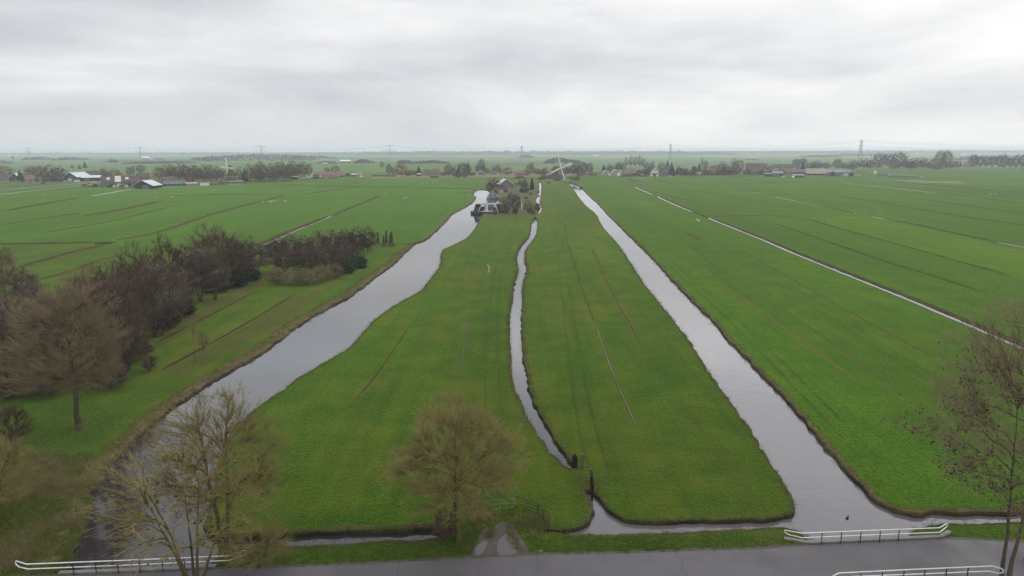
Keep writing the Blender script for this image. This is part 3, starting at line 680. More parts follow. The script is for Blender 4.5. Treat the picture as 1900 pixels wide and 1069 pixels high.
# ------------------------------------------------------------------ trees
ORD = ["first", "second", "third", "fourth", "fifth", "sixth", "seventh", "eighth", "ninth", "tenth", "eleventh", "twelfth", "thirteenth", "fourteenth", "fifteenth", "sixteenth", "seventeenth", "eighteenth", "nineteenth", "twentieth"]+["twenty-"+q for q in ("first", "second", "third", "fourth", "fifth", "sixth", "seventh", "eighth", "ninth")]
def bez(a, b, c, n): return [a*(1-t)**2+b*2*t*(1-t)+c*t*t for t in [i/n for i in range(n+1)]]
def make_tree(seed, h, w, base=0.28, tr=0.25, n=(9, 60, 360, 3000), rad=(0.09, 0.035, 0.015, 0.009), stems=1, zfrac=0.52, tw=0.75, upw=0.5, lean=(0, 0), lump=0.25, spread=0.3, bottom=0.8):
    """bare tree: trunk and limbs as one mesh, branches and twigs as the crown; the crown fills a lumpy envelope"""
    rng = random.Random(seed)
    T = MB(); C = MB()
    zb = h*base; zc = h*zfrac+zb*0.3; rz = h-zc; rx = w/2
    off = Vector((seed*1.7, seed*0.3, 0))
    def env(s, zmin=-1.0):
        while True:
            d = Vector((rng.gauss(0, 1), rng.gauss(0, 1), rng.gauss(0, 1)+0.15)); d.normalize()
            if d.z >= zmin: break
        q = s*(1+lump*mnoise.noise(d*1.6+off)*1.6)
        zz = d.z*rz if d.z > 0 else d.z*(zc-zb)*bottom*1.0
        return Vector((d.x*rx*q+lean[0]*(0.5), d.y*rx*q+lean[1]*0.5, min(h*1.02, zc+zz*q)))
    nodes = []      # (pos, dir)
    tops = []
    for s in range(stems):
        if stems == 1:
            p0 = Vector((0, 0, -0.3)); top = Vector((lean[0], lean[1], h*0.80))
        else:
            a = 6.283*(s+rng.random()*0.5)/stems; k = 0.06*w
            p0 = Vector((math.cos(a)*k*0.4, math.sin(a)*k*0.4, -0.3)); top = Vector((math.cos(a)*w*spread*rng.uniform(.5, 1), math.sin(a)*w*spread*rng.uniform(.5, 1), h*rng.uniform(0.62, 0.85)))
        mid = p0.lerp(top, 0.45)+Vector((rng.uniform(-1, 1), rng.uniform(-1, 1), 0))*w*0.03+(Vector((0, 0, h*0.10)) if stems > 1 else Vector((0, 0, 0)))
        P = bez(p0, mid, top, 12)
        for i in range(1, 12): P[i] = P[i]+Vector((rng.uniform(-1, 1), rng.uniform(-1, 1), 0))*tr*0.35
        rr = [max(rad[1]*0.7, tr*(1.35 if i == 0 else 1.08 if i == 1 else 1.0)*(1-(i/12.0)**0.8*0.86)) for i in range(13)]
        T.tube(P, rr, 7)
        for i, p in enumerate(P):
            if p.z > zb*0.9: nodes.append((p, (P[min(i+1, 12)]-P[max(i-1, 0)]).normalized()))
    core = Vector((0, 0, zb))
    lv = nodes
    allnodes = list(nodes); twn = []
    for L in range(3):
        kd = kdtree.KDTree(len(allnodes))
        for i, (p, d) in enumerate(allnodes): kd.insert(p, i)
        kd.balance()
        new = []
        lo, hi = ((0.5, 0.8), (0.5, 0.95), (0.45, 1.0))[L]
        for j in range(n[L]):
            t = env(rng.uniform(lo, hi)**0.7)
            q = t.lerp(Vector((lean[0]*0.5, lean[1]*0.5, max(zb, t.z-h*0.22))), (0.55, 0.40, 0.25)[L])
            _, i, _ = kd.find(q)
            p, d = allnodes[i]
            dist = (t-p).length
            if dist < 0.02*h: continue
            ctrl = p+(d*0.35+(t-p).normalized()*0.4+Vector((0, 0, 0.15)))*dist*0.5
            k = (6, 4, 3)[L]
            P = bez(p, ctrl, t, k)
            for i2 in range(1, k): P[i2] = P[i2]+Vector((rng.uniform(-1, 1), rng.uniform(-1, 1), rng.uniform(-1, 1)))*dist*0.035
            r0 = rad[L]*rng.uniform(0.75, 1.15)*min(1.3, 0.5+dist/(h*0.35))
            (T if L == 0 else C).tube(P, [r0*(1-0.75*i2/k) for i2 in range(k+1)], (5, 4, 3)[L], cap=False)
            for i2 in range(1, k+1):
                dd = (P[i2]-P[i2-1]).normalized(); new.append((P[i2], dd)); 
                if L >= 1: twn.append((P[i2], dd))
        allnodes += new
    for j in range(n[3]):
        p, d = twn[rng.randrange(len(twn))]
        o = Vector((p.x, p.y, (p.z-zc)*0.8+0.2*rx)); 
        if o.length > 1e-3: o.normalize()
        v = d*0.5+o*0.45+Vector((rng.gauss(0, 0.5), rng.gauss(0, 0.5), rng.gauss(0.15, 0.4)+upw*0.4)); v.normalize()
        a = p+d*rng.uniform(-0.2, 0.2)*tw
        l = tw*rng.uniform(0.5, 1.3)
        C.spike(a, a+v*l, rad[3])
    return T, C, twn
TK = {}
def tree_kind(key, name, tm, cm, **kw):
    T, C, tw = make_tree(**kw)
    a = T.build("trunk", M[tm]); c = C.build("crown", M[cm])
    for o in (a, c): COL.objects.unlink(o)
    TK[key] = (name, a.data, c.data, kw['h'], kw['w'])
def plant(key, px, py, top=None, wpx=None, label=None, cat="tree", group=None, height=None, width=None, rng=random.Random(77), name=None):
    nm, a, c, h0, w0 = TK[key]
    g = G(px, py)
    hh = height or HT(px, py, top)
    ww = width or wpx*S(px, py)
    r = empty(name or nm, g, label, cat, group, rz=rng.uniform(0, 6.28), sc=(ww/w0, ww/w0, hh/h0))
    for pn, me in (("trunk", a), ("crown", c)):
        if me is None: continue
        o = bpy.data.objects.new(pn, me); COL.objects.link(o); o.parent = r
    return r
def leaf_kind(key, name, mat, tm, fn, h, w, tr=0.15):
    C = MB(); fn(C)
    T = MB(); T.tube([(0, 0, -0.2), (0, 0, h*0.35), (0, 0, h*0.8)], [tr, tr*0.8, tr*0.3], 6)
    a = T.build("trunk", M[tm]); c = C.build("crown", M[mat])
    for o in (a, c): COL.objects.unlink(o)
    TK[key] = (name, a.data, c.data, h, w)
def cone_fn(h, w, n, sz, seed, p=0.8, b=0.06):
    def fn(C):
        rng = random.Random(seed)
        for i in range(n):
            t = rng.random()**1.4; z = h*(b+(1-b)*t)
            r = w/2*((1-t)**p)*(0.55+0.45*rng.random()**0.5)*(1+0.25*mnoise.noise(Vector((t*5, seed, rng.random()*0.5))))
            a = rng.uniform(0, 6.283)
            C.leaf(Vector((r*math.cos(a), r*math.sin(a), z)), sz*rng.uniform(0.6, 1.2), rng, -0.3)
        C.spike(Vector((0, 0, h*0.9)), Vector((0, 0, h*1.02)), 0.1)
    return fn
def blob_fn(h, w, n, sz, seed, flat=1.0):
    def fn(C):
        rng = random.Random(seed)
        for i in range(n):
            d = Vector((rng.gauss(0, 1), rng.gauss(0, 1), rng.gauss(0, 1))); d.normalize()
            k = (0.45+0.55*rng.random()**0.4)*(1+0.3*mnoise.noise(d*2.2+Vector((seed, 0, 0)))*1.5)
            p = Vector((d.x*w/2*k, d.y*w/2*k, h*0.45+d.z*h*0.5*k))
            if p.z < 0: p.z = rng.random()*0.2*h
            C.leaf(p, sz*rng.uniform(0.6, 1.2), rng)
    return fn
# mid-distance and distant kinds (shared meshes)
tree_kind('wood_a', "bare_tree", 'bark_d', 'tw_brown', seed=1, h=14, w=9, base=0.18, tr=0.2, n=(10, 70, 460, 6800), rad=(0.08, 0.035, 0.022, 0.019), tw=0.95, zfrac=0.48, lump=.40)
tree_kind('wood_b', "bare_tree", 'bark_d', 'tw_purple', seed=2, h=14, w=8, base=0.12, tr=0.2, n=(10, 70, 460, 6800), rad=(0.08, 0.035, 0.022, 0.019), tw=0.9, stems=3, zfrac=0.5, lump=.40)
tree_kind('wood_c', "bare_tree", 'bark_d', 'tw_grey', seed=3, h=14, w=9, base=0.10, tr=0.16, n=(12, 70, 460, 6800), rad=(0.07, 0.03, 0.022, 0.019), tw=0.9, stems=4, zfrac=0.46, lump=.40)
tree_kind('bush_a', "bare_shrub", 'bark_d', 'tw_purple', seed=4, h=6, w=6, base=0.04, tr=0.06, n=(14, 80, 420, 8000), rad=(0.04, 0.022, 0.015, 0.014), tw=0.6, stems=7, zfrac=0.4, spread=0.38)
tree_kind('bush_b', "bare_shrub", 'bark_d', 'tw_tan', seed=5, h=4, w=6, base=0.03, tr=0.04, n=(14, 80, 420, 8000), rad=(0.03, 0.018, 0.014, 0.013), tw=0.5, stems=9, zfrac=0.35, spread=0.42)
tree_kind('far_brown', "bare_tree", 'bark_d', 'tw_brown', seed=6, h=18, w=16, base=0.02, tr=0.3, n=(12, 60, 280, 4800), rad=(0.14, 0.08, 0.06, 0.06), tw=1.7, zfrac=0.43, lump=.35)
tree_kind('far_grey', "bare_tree", 'bark_d', 'tw_grey', seed=7, h=18, w=14, base=0.05, tr=0.3, n=(10, 60, 260, 4200), rad=(0.14, 0.08, 0.06, 0.055), tw=1.7, zfrac=0.48, stems=2)
tree_kind('far_gold', "bare_tree", 'bark_d', 'tw_gold', seed=8, h=18, w=18, base=0.05, tr=0.3, n=(10, 60, 260, 5000), rad=(0.14, 0.08, 0.06, 0.06), tw=1.7, zfrac=0.42, lump=0.12)
tree_kind('far_airy', "tall_bare_tree", 'bark_d', 'tw_grey', seed=9, h=26, w=11, base=0.2, tr=0.3, n=(12, 60, 200, 1500), rad=(0.15, 0.09, 0.06, 0.05), tw=1.9, zfrac=0.5, upw=1.2)
tree_kind('far_bush', "bare_shrub", 'bark_d', 'tw_brown', seed=10, h=6, w=10, base=0.02, tr=0.1, n=(10, 50, 200, 2600), rad=(0.08, 0.06, 0.05, 0.05), tw=1.1, stems=6, zfrac=0.4, spread=0.4)
leaf_kind('far_conif', "conifer", 'conif', 'bark_d', cone_fn(16, 7, 1500, 0.55, 3), 16, 7)
leaf_kind('far_ever', "evergreen_tree", 'ever', 'bark_d', blob_fn(12, 10, 1600, 0.55, 5), 12, 10)
leaf_kind('ever_bush', "evergreen_shrub", 'ever', 'bark_d', blob_fn(3, 5, 3200, 0.16, 6), 3, 5, 0.05)
leaf_kind('cypress', "cypress", 'conif', 'bark_d', cone_fn(9, 3.4, 1800, 0.3, 9, 0.65, 0.03), 9, 3.4)
# ---- woodland on the left bank
W1g = "bare trees of the wood on the left bank"
wood = [('wood_a', 12, 560, 450, 52), ('bush_a', 50, 560, 500, 44), ('wood_b', 18, 738, 560, 120), ('wood_c', 70, 700, 540, 120), ('wood_b', 110, 715, 555, 120), ('wood_a', 205, 700, 500, 110), ('wood_b', 235, 690, 545, 85),
        ('wood_a', 200, 620, 490, 70), ('wood_c', 255, 640, 470, 85), ('wood_a', 265, 600, 455, 80), ('wood_b', 290, 625, 500, 85), ('wood_c', 318, 600, 480, 95), ('wood_a', 325, 570, 437, 66), ('wood_c', 352, 565, 455, 88),
        ('wood_a', 386, 540, 420, 64), ('wood_b', 372, 560, 470, 70), ('wood_a', 420, 530, 420, 64), ('wood_c', 452, 522, 437, 74), ('wood_b', 476, 508, 452, 52), ('wood_b', 150, 650, 520, 90), ('wood_b', 40, 640, 520, 110), ('wood_a', 170, 590, 500, 50), ('wood_c', 400, 556, 460, 60), ('wood_b', 440, 530, 450, 60), ('wood_b', 222, 655, 515, 80), ('wood_b', 5, 690, 540, 110), ('wood_c', 140, 700, 545, 110)]
look = {'wood_a': 'dark brown bare tree', 'wood_b': 'purplish bare tree with several stems', 'wood_c': 'greyish bare tree with bushy crown', 'bush_a': 'low bare shrub'}
wood.sort(key=lambda t: t[1])
for i, (k, x, y, t, w) in enumerate(wood):
    plant(k, x, y, t, w*1.12, "%s, %s from left in bank wood" % (look[k], ORD[i]), "shrub" if 'bush' in k else "tree", W1g)
under = [(15, 742, 690, 70), (90, 735, 690, 70), (205, 722, 670, 75), (262, 668, 625, 50), (300, 622, 580, 55), (340, 590, 550, 55), (228, 690, 640, 55), (278, 690, 655, 30)]
for i, (x, y, t, w) in enumerate(sorted(under)):
    plant('bush_a', x, y, t, w, "brown leafless undergrowth shrub, %s from the left along the wood's lower edge" % ORD[i], "shrub", "undergrowth shrubs at the edge of the wood")
for i, (x, y, t, w) in enumerate([(310, 605, 568, 46), (338, 585, 553, 44), (400, 542, 508, 50), (432, 532, 502, 56), (462, 520, 498, 44)]):
    plant('ever_bush', x, y, t, w, "dark evergreen shrub, %s from the left at the foot of the wood" % ORD[i], "shrub", "evergreen shrubs at the foot of the wood")
# ---- thicket right of the wood
th = [(512, 486, 445, 46), (540, 484, 438, 50), (566, 486, 440, 46), (592, 482, 432, 50), (618, 480, 430, 48), (642, 476, 428, 44), (664, 472, 424, 44), (684, 466, 422, 34), (530, 505, 462, 44), (572, 506, 458, 50), (610, 500, 455, 50), (645, 490, 450, 44)]
for i, (x, y, t, w) in enumerate(sorted(th)):
    plant('bush_a', x, y, t, w*1.2, "tall purplish leafless shrub, %s from the left in the thicket beside the canal" % ORD[i], "shrub", "tall shrubs of the thicket beside the canal")
for i, (x, y, t, w) in enumerate([(515, 528, 497, 40), (540, 529, 502, 40), (568, 529, 500, 44), (598, 524, 497, 40), (622, 517, 490, 40)]):
    plant('bush_b', x, y, t, w, "low tan leafless shrub, %s from the left in front of the thicket" % ORD[i], "shrub", "low shrubs in front of the thicket")
for i, (x, y, t, w) in enumerate([(640, 507, 478, 40), (664, 497, 474, 36)]):
    plant('ever_bush', x, y, t, w, ("dark evergreen shrub in front of the thicket, on the left", "dark evergreen shrub in front of the thicket, nearest the canal")[i], "shrub", "evergreen shrubs of the thicket")
plant('bush_b', 508, 462, 448, 18, "small round shrub at the near end of the left ditch", "shrub")
# ivy-covered dead trunks at the thicket's end
ivy = [(702, 452, 433, 0.28, "leftmost"), (712, 454, 437, 0.42, "shortest and greenest"), (717, 450, 428, 0.40, "tallest green"), (724.5, 455, 436, 0.42, "second from right"), (727, 455, 430, 0.55, "rightmost")]
for x, y, t, r, wd in ivy:
    h = HT(x, y, t); rng = random.Random(int(x*3))
    root = empty("dead_trunk", G(x, y), "%s of the bare dead trunks standing beside the thicket" % wd, "trunk", "dead trunks beside the thicket")
    T = MB(); T.tube([(0, 0, -0.2), (0.05, 0, h*0.3), (0, 0.05, h*0.7), (0.04, 0, h)], [r*0.8, r*0.65, r*0.5, r*0.25], 7); T.build("trunk", M['bark_d'], root)
    C = MB()
    for i in range(420):
        z = h*rng.random()**1.3; a = rng.uniform(0, 6.28); q = r*(1-0.55*z/h)*rng.uniform(0.8, 1.25)+(0.5*r if z < h*0.15 else 0)
        C.leaf(Vector((q*math.cos(a), q*math.sin(a), z)), 0.11, rng)
    C.build("ivy", M['ever'], root)
for i, (x, y, t, w) in enumerate([(712, 458, 450, 12), (727, 458, 451, 12)]):
    plant('bush_b', x, y, t, w, ("low brown shrub at the foot of the greener dead trunks", "low brown shrub at the foot of the rightmost dead trunk")[i], "shrub", "low shrubs at the dead trunks")
# ---- garden of the canal farm
for k, x, y, t, w, lb in [
 ('far_brown', 917, 352, 331, 26, "large brown bare tree left of the white-edged farmhouse"), ('far_grey', 909, 358, 338, 16, "smaller grey bare tree between boathouse and large brown tree"),
 ('far_grey', 957, 397, 360, 22, "tall tan bare tree beside the black houseboat"), ('bush_b', 938, 397, 366, 22, "yellowish bare tree right beside the houseboat"), ('far_grey', 947, 388, 357, 16, "slim bare tree behind the yellowish tree"),
 ('far_brown', 973, 352, 332, 14, "bare tree left of the dark cypress"), ('far_brown', 965, 345, 333, 10, "small bare tree right of the farmhouse"),
 ('bush_b', 980, 393, 372, 22, "low straw coloured tree right of the tan bare tree"), ('bush_b', 930, 386, 369, 14, "low golden shrub at the water behind the houseboat")]:
    plant(k, x, y, t, w, lb, "tree")
plant('far_bush', 997, 393, 377, 13, "dark purple round shrub beside the narrow ditch", "shrub")
plant('cypress', 987, 352, 330, 8.5, "dark pointed cypress in the farm garden", "tree")
for i, (x, y, t, w) in enumerate([(931, 353, 344, 10), (945, 370, 362, 12), (970, 355, 345, 12), (976, 370, 364, 10), (985, 362, 357, 6), (999, 359, 354, 6), (938, 358, 350, 9), (990, 399, 388, 8), (956, 398, 386, 12), (918, 399, 390, 10), (983, 397, 388, 12), (965, 331, 326, 18), (920, 362, 352, 9)]):
    plant('far_bush', x, y, t, w, "low brown garden shrub, %s of those around the canal farm counted from the left" % ORD[sorted(q[0] for q in [(931,), (945,), (970,), (976,), (985,), (999,), (938,), (990,), (956,), (918,), (983,), (965,), (920,)]).index(x)], "shrub", "garden shrubs around the canal farm")
for i, (x, y, t, w) in enumerate([(934, 345, 336, 10), (972, 358, 351, 16)]):
    plant('far_ever', x, y, t, w, ("round evergreen in front of the farmhouse gable", "low dark evergreen hedge tree left of the cypress")[i], "tree")
for i, (x, y, t, w) in enumerate([(1010, 333, 325, 16), (1020, 332, 324, 14), (1002, 334, 329, 12), (1058, 335, 328, 14), (1068, 336, 328, 10), (1018, 341, 337, 9), (1072, 335, 327, 8)]):
    xs = sorted([1010, 1020, 1002, 1058, 1068, 1018, 1072])
    plant('far_bush', x, y, t, w, "brown leafless shrub, %s from the left around the polder windmill" % ORD[xs.index(x)], "shrub", "shrubs around the polder windmill")
# ---- trees of the villages along the dyke, cluster by cluster
KL = {'far_brown': 'brown bare tree', 'far_grey': 'grey bare tree', 'far_gold': 'golden bare tree', 'far_airy': 'tall thin bare tree', 'far_conif': 'dark conifer', 'far_ever': 'evergreen tree', 'far_bush': 'low bare shrub'}
b, y_, g, a, c, e_, s_ = 'far_brown', 'far_grey', 'far_gold', 'far_airy', 'far_conif', 'far_ever', 'far_bush'
CL = {
 "behind the houses at the far left": [(g, 6, 330, 307, 40), (c, 38, 336, 316, 10), (b, 58, 325, 308, 20), (g, 72, 333, 306, 28), (b, 88, 335, 307, 30), (b, 101, 336, 314, 20), (b, 112, 334, 308, 20), (s_, 22, 337, 327, 14), (s_, 68, 338, 330, 10), (g, 57, 339, 326, 12)],
 "between and behind the left barns": [(b, 192, 330, 312, 14), (g, 214, 331, 313, 24), (c, 158, 312, 300, 7), (y_, 240, 328, 310, 8), (y_, 262, 322, 306, 16), (y_, 247, 326, 308, 7), (s_, 200, 332, 318, 12), (c, 148, 314, 306, 6), (y_, 134, 314, 306, 6)],
 "in the wood left of the tower mill": [(g, 296, 335, 309, 24), (b, 310, 334, 307, 22), (b, 322, 336, 306, 22), (b, 334, 334, 305, 22), (y_, 346, 337, 306, 20), (b, 358, 335, 308, 20), (b, 368, 338, 309, 20), (b, 380, 338, 306, 20), (b, 392, 339, 308, 20), (b, 402, 337, 310, 18), (g, 333, 334, 324, 10), (b, 352, 343, 322, 16), (b, 412, 336, 312, 16)],
 "in the wood right of the tower mill": [(c, 455, 338, 313, 11), (b, 444, 338, 311, 16), (b, 466, 338, 306, 20), (g, 478, 337, 302, 24), (b, 490, 337, 301, 24), (b, 503, 336, 304, 22), (b, 515, 335, 303, 22), (b, 527, 334, 301, 22), (b, 538, 333, 300, 22), (b, 550, 332, 300, 22), (b, 561, 330, 301, 20), (g, 573, 327, 302, 16), (b, 482, 339, 313, 20), (b, 508, 338, 312, 20), (b, 532, 335, 312, 20)],
 "by the red-roofed row of houses": [(g, 622, 324, 307, 20), (s_, 587, 333, 324, 12), (s_, 646, 328, 321, 12), (y_, 607, 320, 311, 10), (y_, 722, 325, 304, 10), (y_, 729, 326, 311, 7), (y_, 709, 312, 300, 8)],
 "around the two thatched houses": [(g, 745, 329, 303, 28), (b, 766, 327, 314, 16), (c, 777, 326, 309, 12), (s_, 757, 328, 316, 14), (s_, 823, 327, 319, 14)],
 "left of the white-edged gable house": [(y_, 832, 328, 305, 16), (b, 842, 328, 309, 14), (c, 851, 329, 304, 7), (y_, 860, 328, 302, 18), (c, 869, 326, 299, 6), (y_, 867, 327, 304, 14), (s_, 848, 330, 319, 18), (s_, 862, 330, 319, 14), (s_, 876, 327, 319, 14)],
 "around the white-edged gable house": [(y_, 893, 318, 295, 12), (e_, 896, 319, 306, 10), (e_, 886, 318, 306, 8), (b, 903, 323, 311, 14), (b, 922, 324, 305, 16), (g, 940, 326, 310, 24), (c, 914, 323, 306, 4)],
 "left of the polder windmill": [(g, 983, 326, 305, 20), (b, 996, 325, 312, 14), (b, 1010, 325, 311, 14), (c, 1009, 325, 312, 6), (y_, 986, 318, 302, 8), (b, 1002, 326, 314, 14), (b, 1032, 325, 308, 18)],
 "right of the polder windmill": [(b, 1050, 326, 308, 18), (b, 1063, 326, 304, 18), (b, 1072, 326, 302, 16), (y_, 1084, 325, 302, 18), (y_, 1094, 324, 303, 12), (s_, 1078, 327, 320, 22), (s_, 1098, 327, 320, 20), (c, 1120, 322, 306, 10), (b, 1133, 323, 305, 16), (y_, 1147, 321, 302, 14)],
 "around the white villa": [(b, 1153, 321, 301, 14), (a, 1161, 316, 290, 9), (a, 1170, 316, 287, 10), (a, 1178, 316, 289, 10), (a, 1186, 316, 287, 11), (a, 1193, 317, 292, 10), (b, 1200, 323, 301, 12), (b, 1210, 319, 299, 8), (g, 1227, 319, 301, 16), (c, 1238, 317, 299, 9), (c, 1246, 318, 302, 9), (b, 1196, 326, 314, 12), (s_, 1178, 327, 320, 20), (s_, 1212, 327, 319, 10)],
 "between the villa and the thatched barn": [(b, 1260, 326, 309, 14), (s_, 1270, 326, 315, 12), (e_, 1288, 320, 308, 9), (c, 1297, 319, 303, 7), (a, 1302, 318, 290, 6), (y_, 1309, 321, 298, 8), (b, 1305, 323, 311, 10), (s_, 1252, 327, 318, 12)],
 "left of the big dark barn roof": [(b, 1324, 323, 306, 18), (b, 1338, 323, 301, 16), (b, 1350, 323, 306, 18), (b, 1363, 319, 295, 14), (g, 1373, 318, 296, 16), (c, 1343, 319, 304, 5), (s_, 1356, 325, 313, 20), (s_, 1342, 325, 314, 18), (b, 1368, 324, 310, 16)],
 "behind the right-hand farmyard": [(b, 1420, 317, 304, 14), (g, 1434, 316, 304, 14), (b, 1446, 314, 304, 14), (e_, 1478, 306, 295, 14), (e_, 1490, 305, 294, 14), (c, 1489, 315, 299, 8), (b, 1502, 315, 301, 20), (b, 1515, 315, 298, 18), (b, 1428, 321, 312, 10)],
 "in the long tree belt right of the barns": [(b, 1530, 314, 301, 20), (y_, 1553, 313, 295, 16), (b, 1568, 315, 302, 22), (b, 1584, 315, 297, 16), (b, 1603, 314, 295, 22), (b, 1578, 316, 304, 16), (b, 1615, 315, 298, 16), (y_, 1630, 311, 284, 24), (y_, 1648, 311, 285, 24), (y_, 1668, 312, 282, 26), (b, 1658, 315, 300, 22), (b, 1683, 315, 296, 24), (b, 1700, 315, 294, 20), (b, 1713, 314, 293, 16), (b, 1692, 315, 300, 18)],
 "at the right end of the tree belt": [(g, 1732, 313, 292, 20), (y_, 1743, 312, 280, 20), (y_, 1756, 312, 280, 18), (b, 1748, 314, 298, 20), (b, 1775, 313, 297, 16), (b, 1764, 314, 300, 16), (b, 1724, 314, 301, 16), (s_, 1740, 315, 307, 16)],
 "in the row along the far right road": [(y_, 1805, 311, 287, 16), (y_, 1818, 311, 290, 14), (b, 1830, 311, 291, 14), (y_, 1841, 311, 290, 12), (y_, 1852, 312, 288, 12), (y_, 1862, 313, 286, 14), (b, 1873, 313, 291, 12), (y_, 1884, 314, 287, 12), (y_, 1896, 314, 286, 12), (b, 1800, 308, 296, 12), (y_, 1908, 314, 288, 12)],
 "along the right village edge": [(s_, x_, 326.0-(x_-1160)*.004, 317.5-(x_ % 7)*.5, 15+(x_ % 5)) for x_ in (1160, 1187, 1203, 1236, 1262, 1283, 1313, 1334, 1347, 1361, 1385, 1413, 1430, 1448)],
 "along the far left road": [(s_, x_, 338.0, 330-(x_ % 5)*.5, 12+(x_ % 4)) for x_ in (14, 45, 84, 95, 104, 113)],
 "standing singly on the far left pasture": [(b, 208, 304, 294, 9), (b, 215, 304, 295, 5), (y_, 24, 297, 290, 5), (b, 7, 305, 297, 10), (b, 18, 305, 300, 12)],
}
for where, lst in CL.items():
    cnt = {}
    tot = {}
    for t in lst: tot[t[0]] = tot.get(t[0], 0)+1
    for t in sorted(lst, key=lambda q: q[1]):
        k = t[0]; i = cnt.get(k, 0); cnt[k] = i+1
        lb = "%s %s" % (KL[k], where) if tot[k] == 1 else "%s %s from left %s" % (ORD[i], KL[k], where)
        plant(k, t[1], t[2], t[3], t[4]*(1.22 if k in (b, y_) else 1.05), lb, "shrub" if k == s_ else "tree", "trees "+where if k != s_ else "shrubs "+where)
# ---- far woods that read as one mass
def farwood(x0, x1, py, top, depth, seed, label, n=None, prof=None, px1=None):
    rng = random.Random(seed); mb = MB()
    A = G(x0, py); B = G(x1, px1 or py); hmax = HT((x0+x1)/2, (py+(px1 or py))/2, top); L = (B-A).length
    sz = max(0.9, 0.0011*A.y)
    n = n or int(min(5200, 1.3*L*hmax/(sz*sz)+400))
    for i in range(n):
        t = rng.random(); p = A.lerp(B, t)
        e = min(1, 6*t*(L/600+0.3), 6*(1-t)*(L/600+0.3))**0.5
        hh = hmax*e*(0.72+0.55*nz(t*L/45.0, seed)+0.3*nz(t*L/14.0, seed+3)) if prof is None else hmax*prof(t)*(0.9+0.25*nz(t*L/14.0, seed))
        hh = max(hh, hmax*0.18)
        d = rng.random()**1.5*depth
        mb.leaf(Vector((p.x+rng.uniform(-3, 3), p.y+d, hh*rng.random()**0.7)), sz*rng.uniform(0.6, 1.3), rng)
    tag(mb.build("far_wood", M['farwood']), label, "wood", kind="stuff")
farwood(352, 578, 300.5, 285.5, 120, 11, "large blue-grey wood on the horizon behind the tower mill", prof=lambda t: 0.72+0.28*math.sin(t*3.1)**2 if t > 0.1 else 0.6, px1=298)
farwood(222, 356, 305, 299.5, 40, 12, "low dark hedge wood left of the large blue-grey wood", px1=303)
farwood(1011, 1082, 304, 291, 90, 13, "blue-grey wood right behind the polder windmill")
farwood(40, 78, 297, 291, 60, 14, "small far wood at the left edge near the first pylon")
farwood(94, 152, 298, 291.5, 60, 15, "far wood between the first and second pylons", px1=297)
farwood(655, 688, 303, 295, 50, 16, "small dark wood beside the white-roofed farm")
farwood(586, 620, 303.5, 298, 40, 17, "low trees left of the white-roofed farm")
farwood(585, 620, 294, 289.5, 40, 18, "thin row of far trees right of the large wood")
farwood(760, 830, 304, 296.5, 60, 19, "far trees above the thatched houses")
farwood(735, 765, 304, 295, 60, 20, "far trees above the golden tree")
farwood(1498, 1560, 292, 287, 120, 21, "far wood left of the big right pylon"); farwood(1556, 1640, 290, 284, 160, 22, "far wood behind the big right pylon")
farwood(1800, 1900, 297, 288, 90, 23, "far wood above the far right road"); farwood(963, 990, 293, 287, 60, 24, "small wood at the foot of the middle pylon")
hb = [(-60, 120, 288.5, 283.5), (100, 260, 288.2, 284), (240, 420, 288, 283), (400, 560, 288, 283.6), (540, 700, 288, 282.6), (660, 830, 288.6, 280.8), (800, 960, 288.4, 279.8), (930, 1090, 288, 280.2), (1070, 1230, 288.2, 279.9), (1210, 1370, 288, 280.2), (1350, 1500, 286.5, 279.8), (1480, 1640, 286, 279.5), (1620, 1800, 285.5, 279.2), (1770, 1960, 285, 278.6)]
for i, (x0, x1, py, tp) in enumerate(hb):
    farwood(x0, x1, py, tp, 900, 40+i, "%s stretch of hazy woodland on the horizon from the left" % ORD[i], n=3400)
    farwood(x0-30, x1+40, py-2.2, tp+0.2, 900, 140+i, "%s stretch of palest farthest woodland on the horizon from the left" % ORD[i], n=2200)
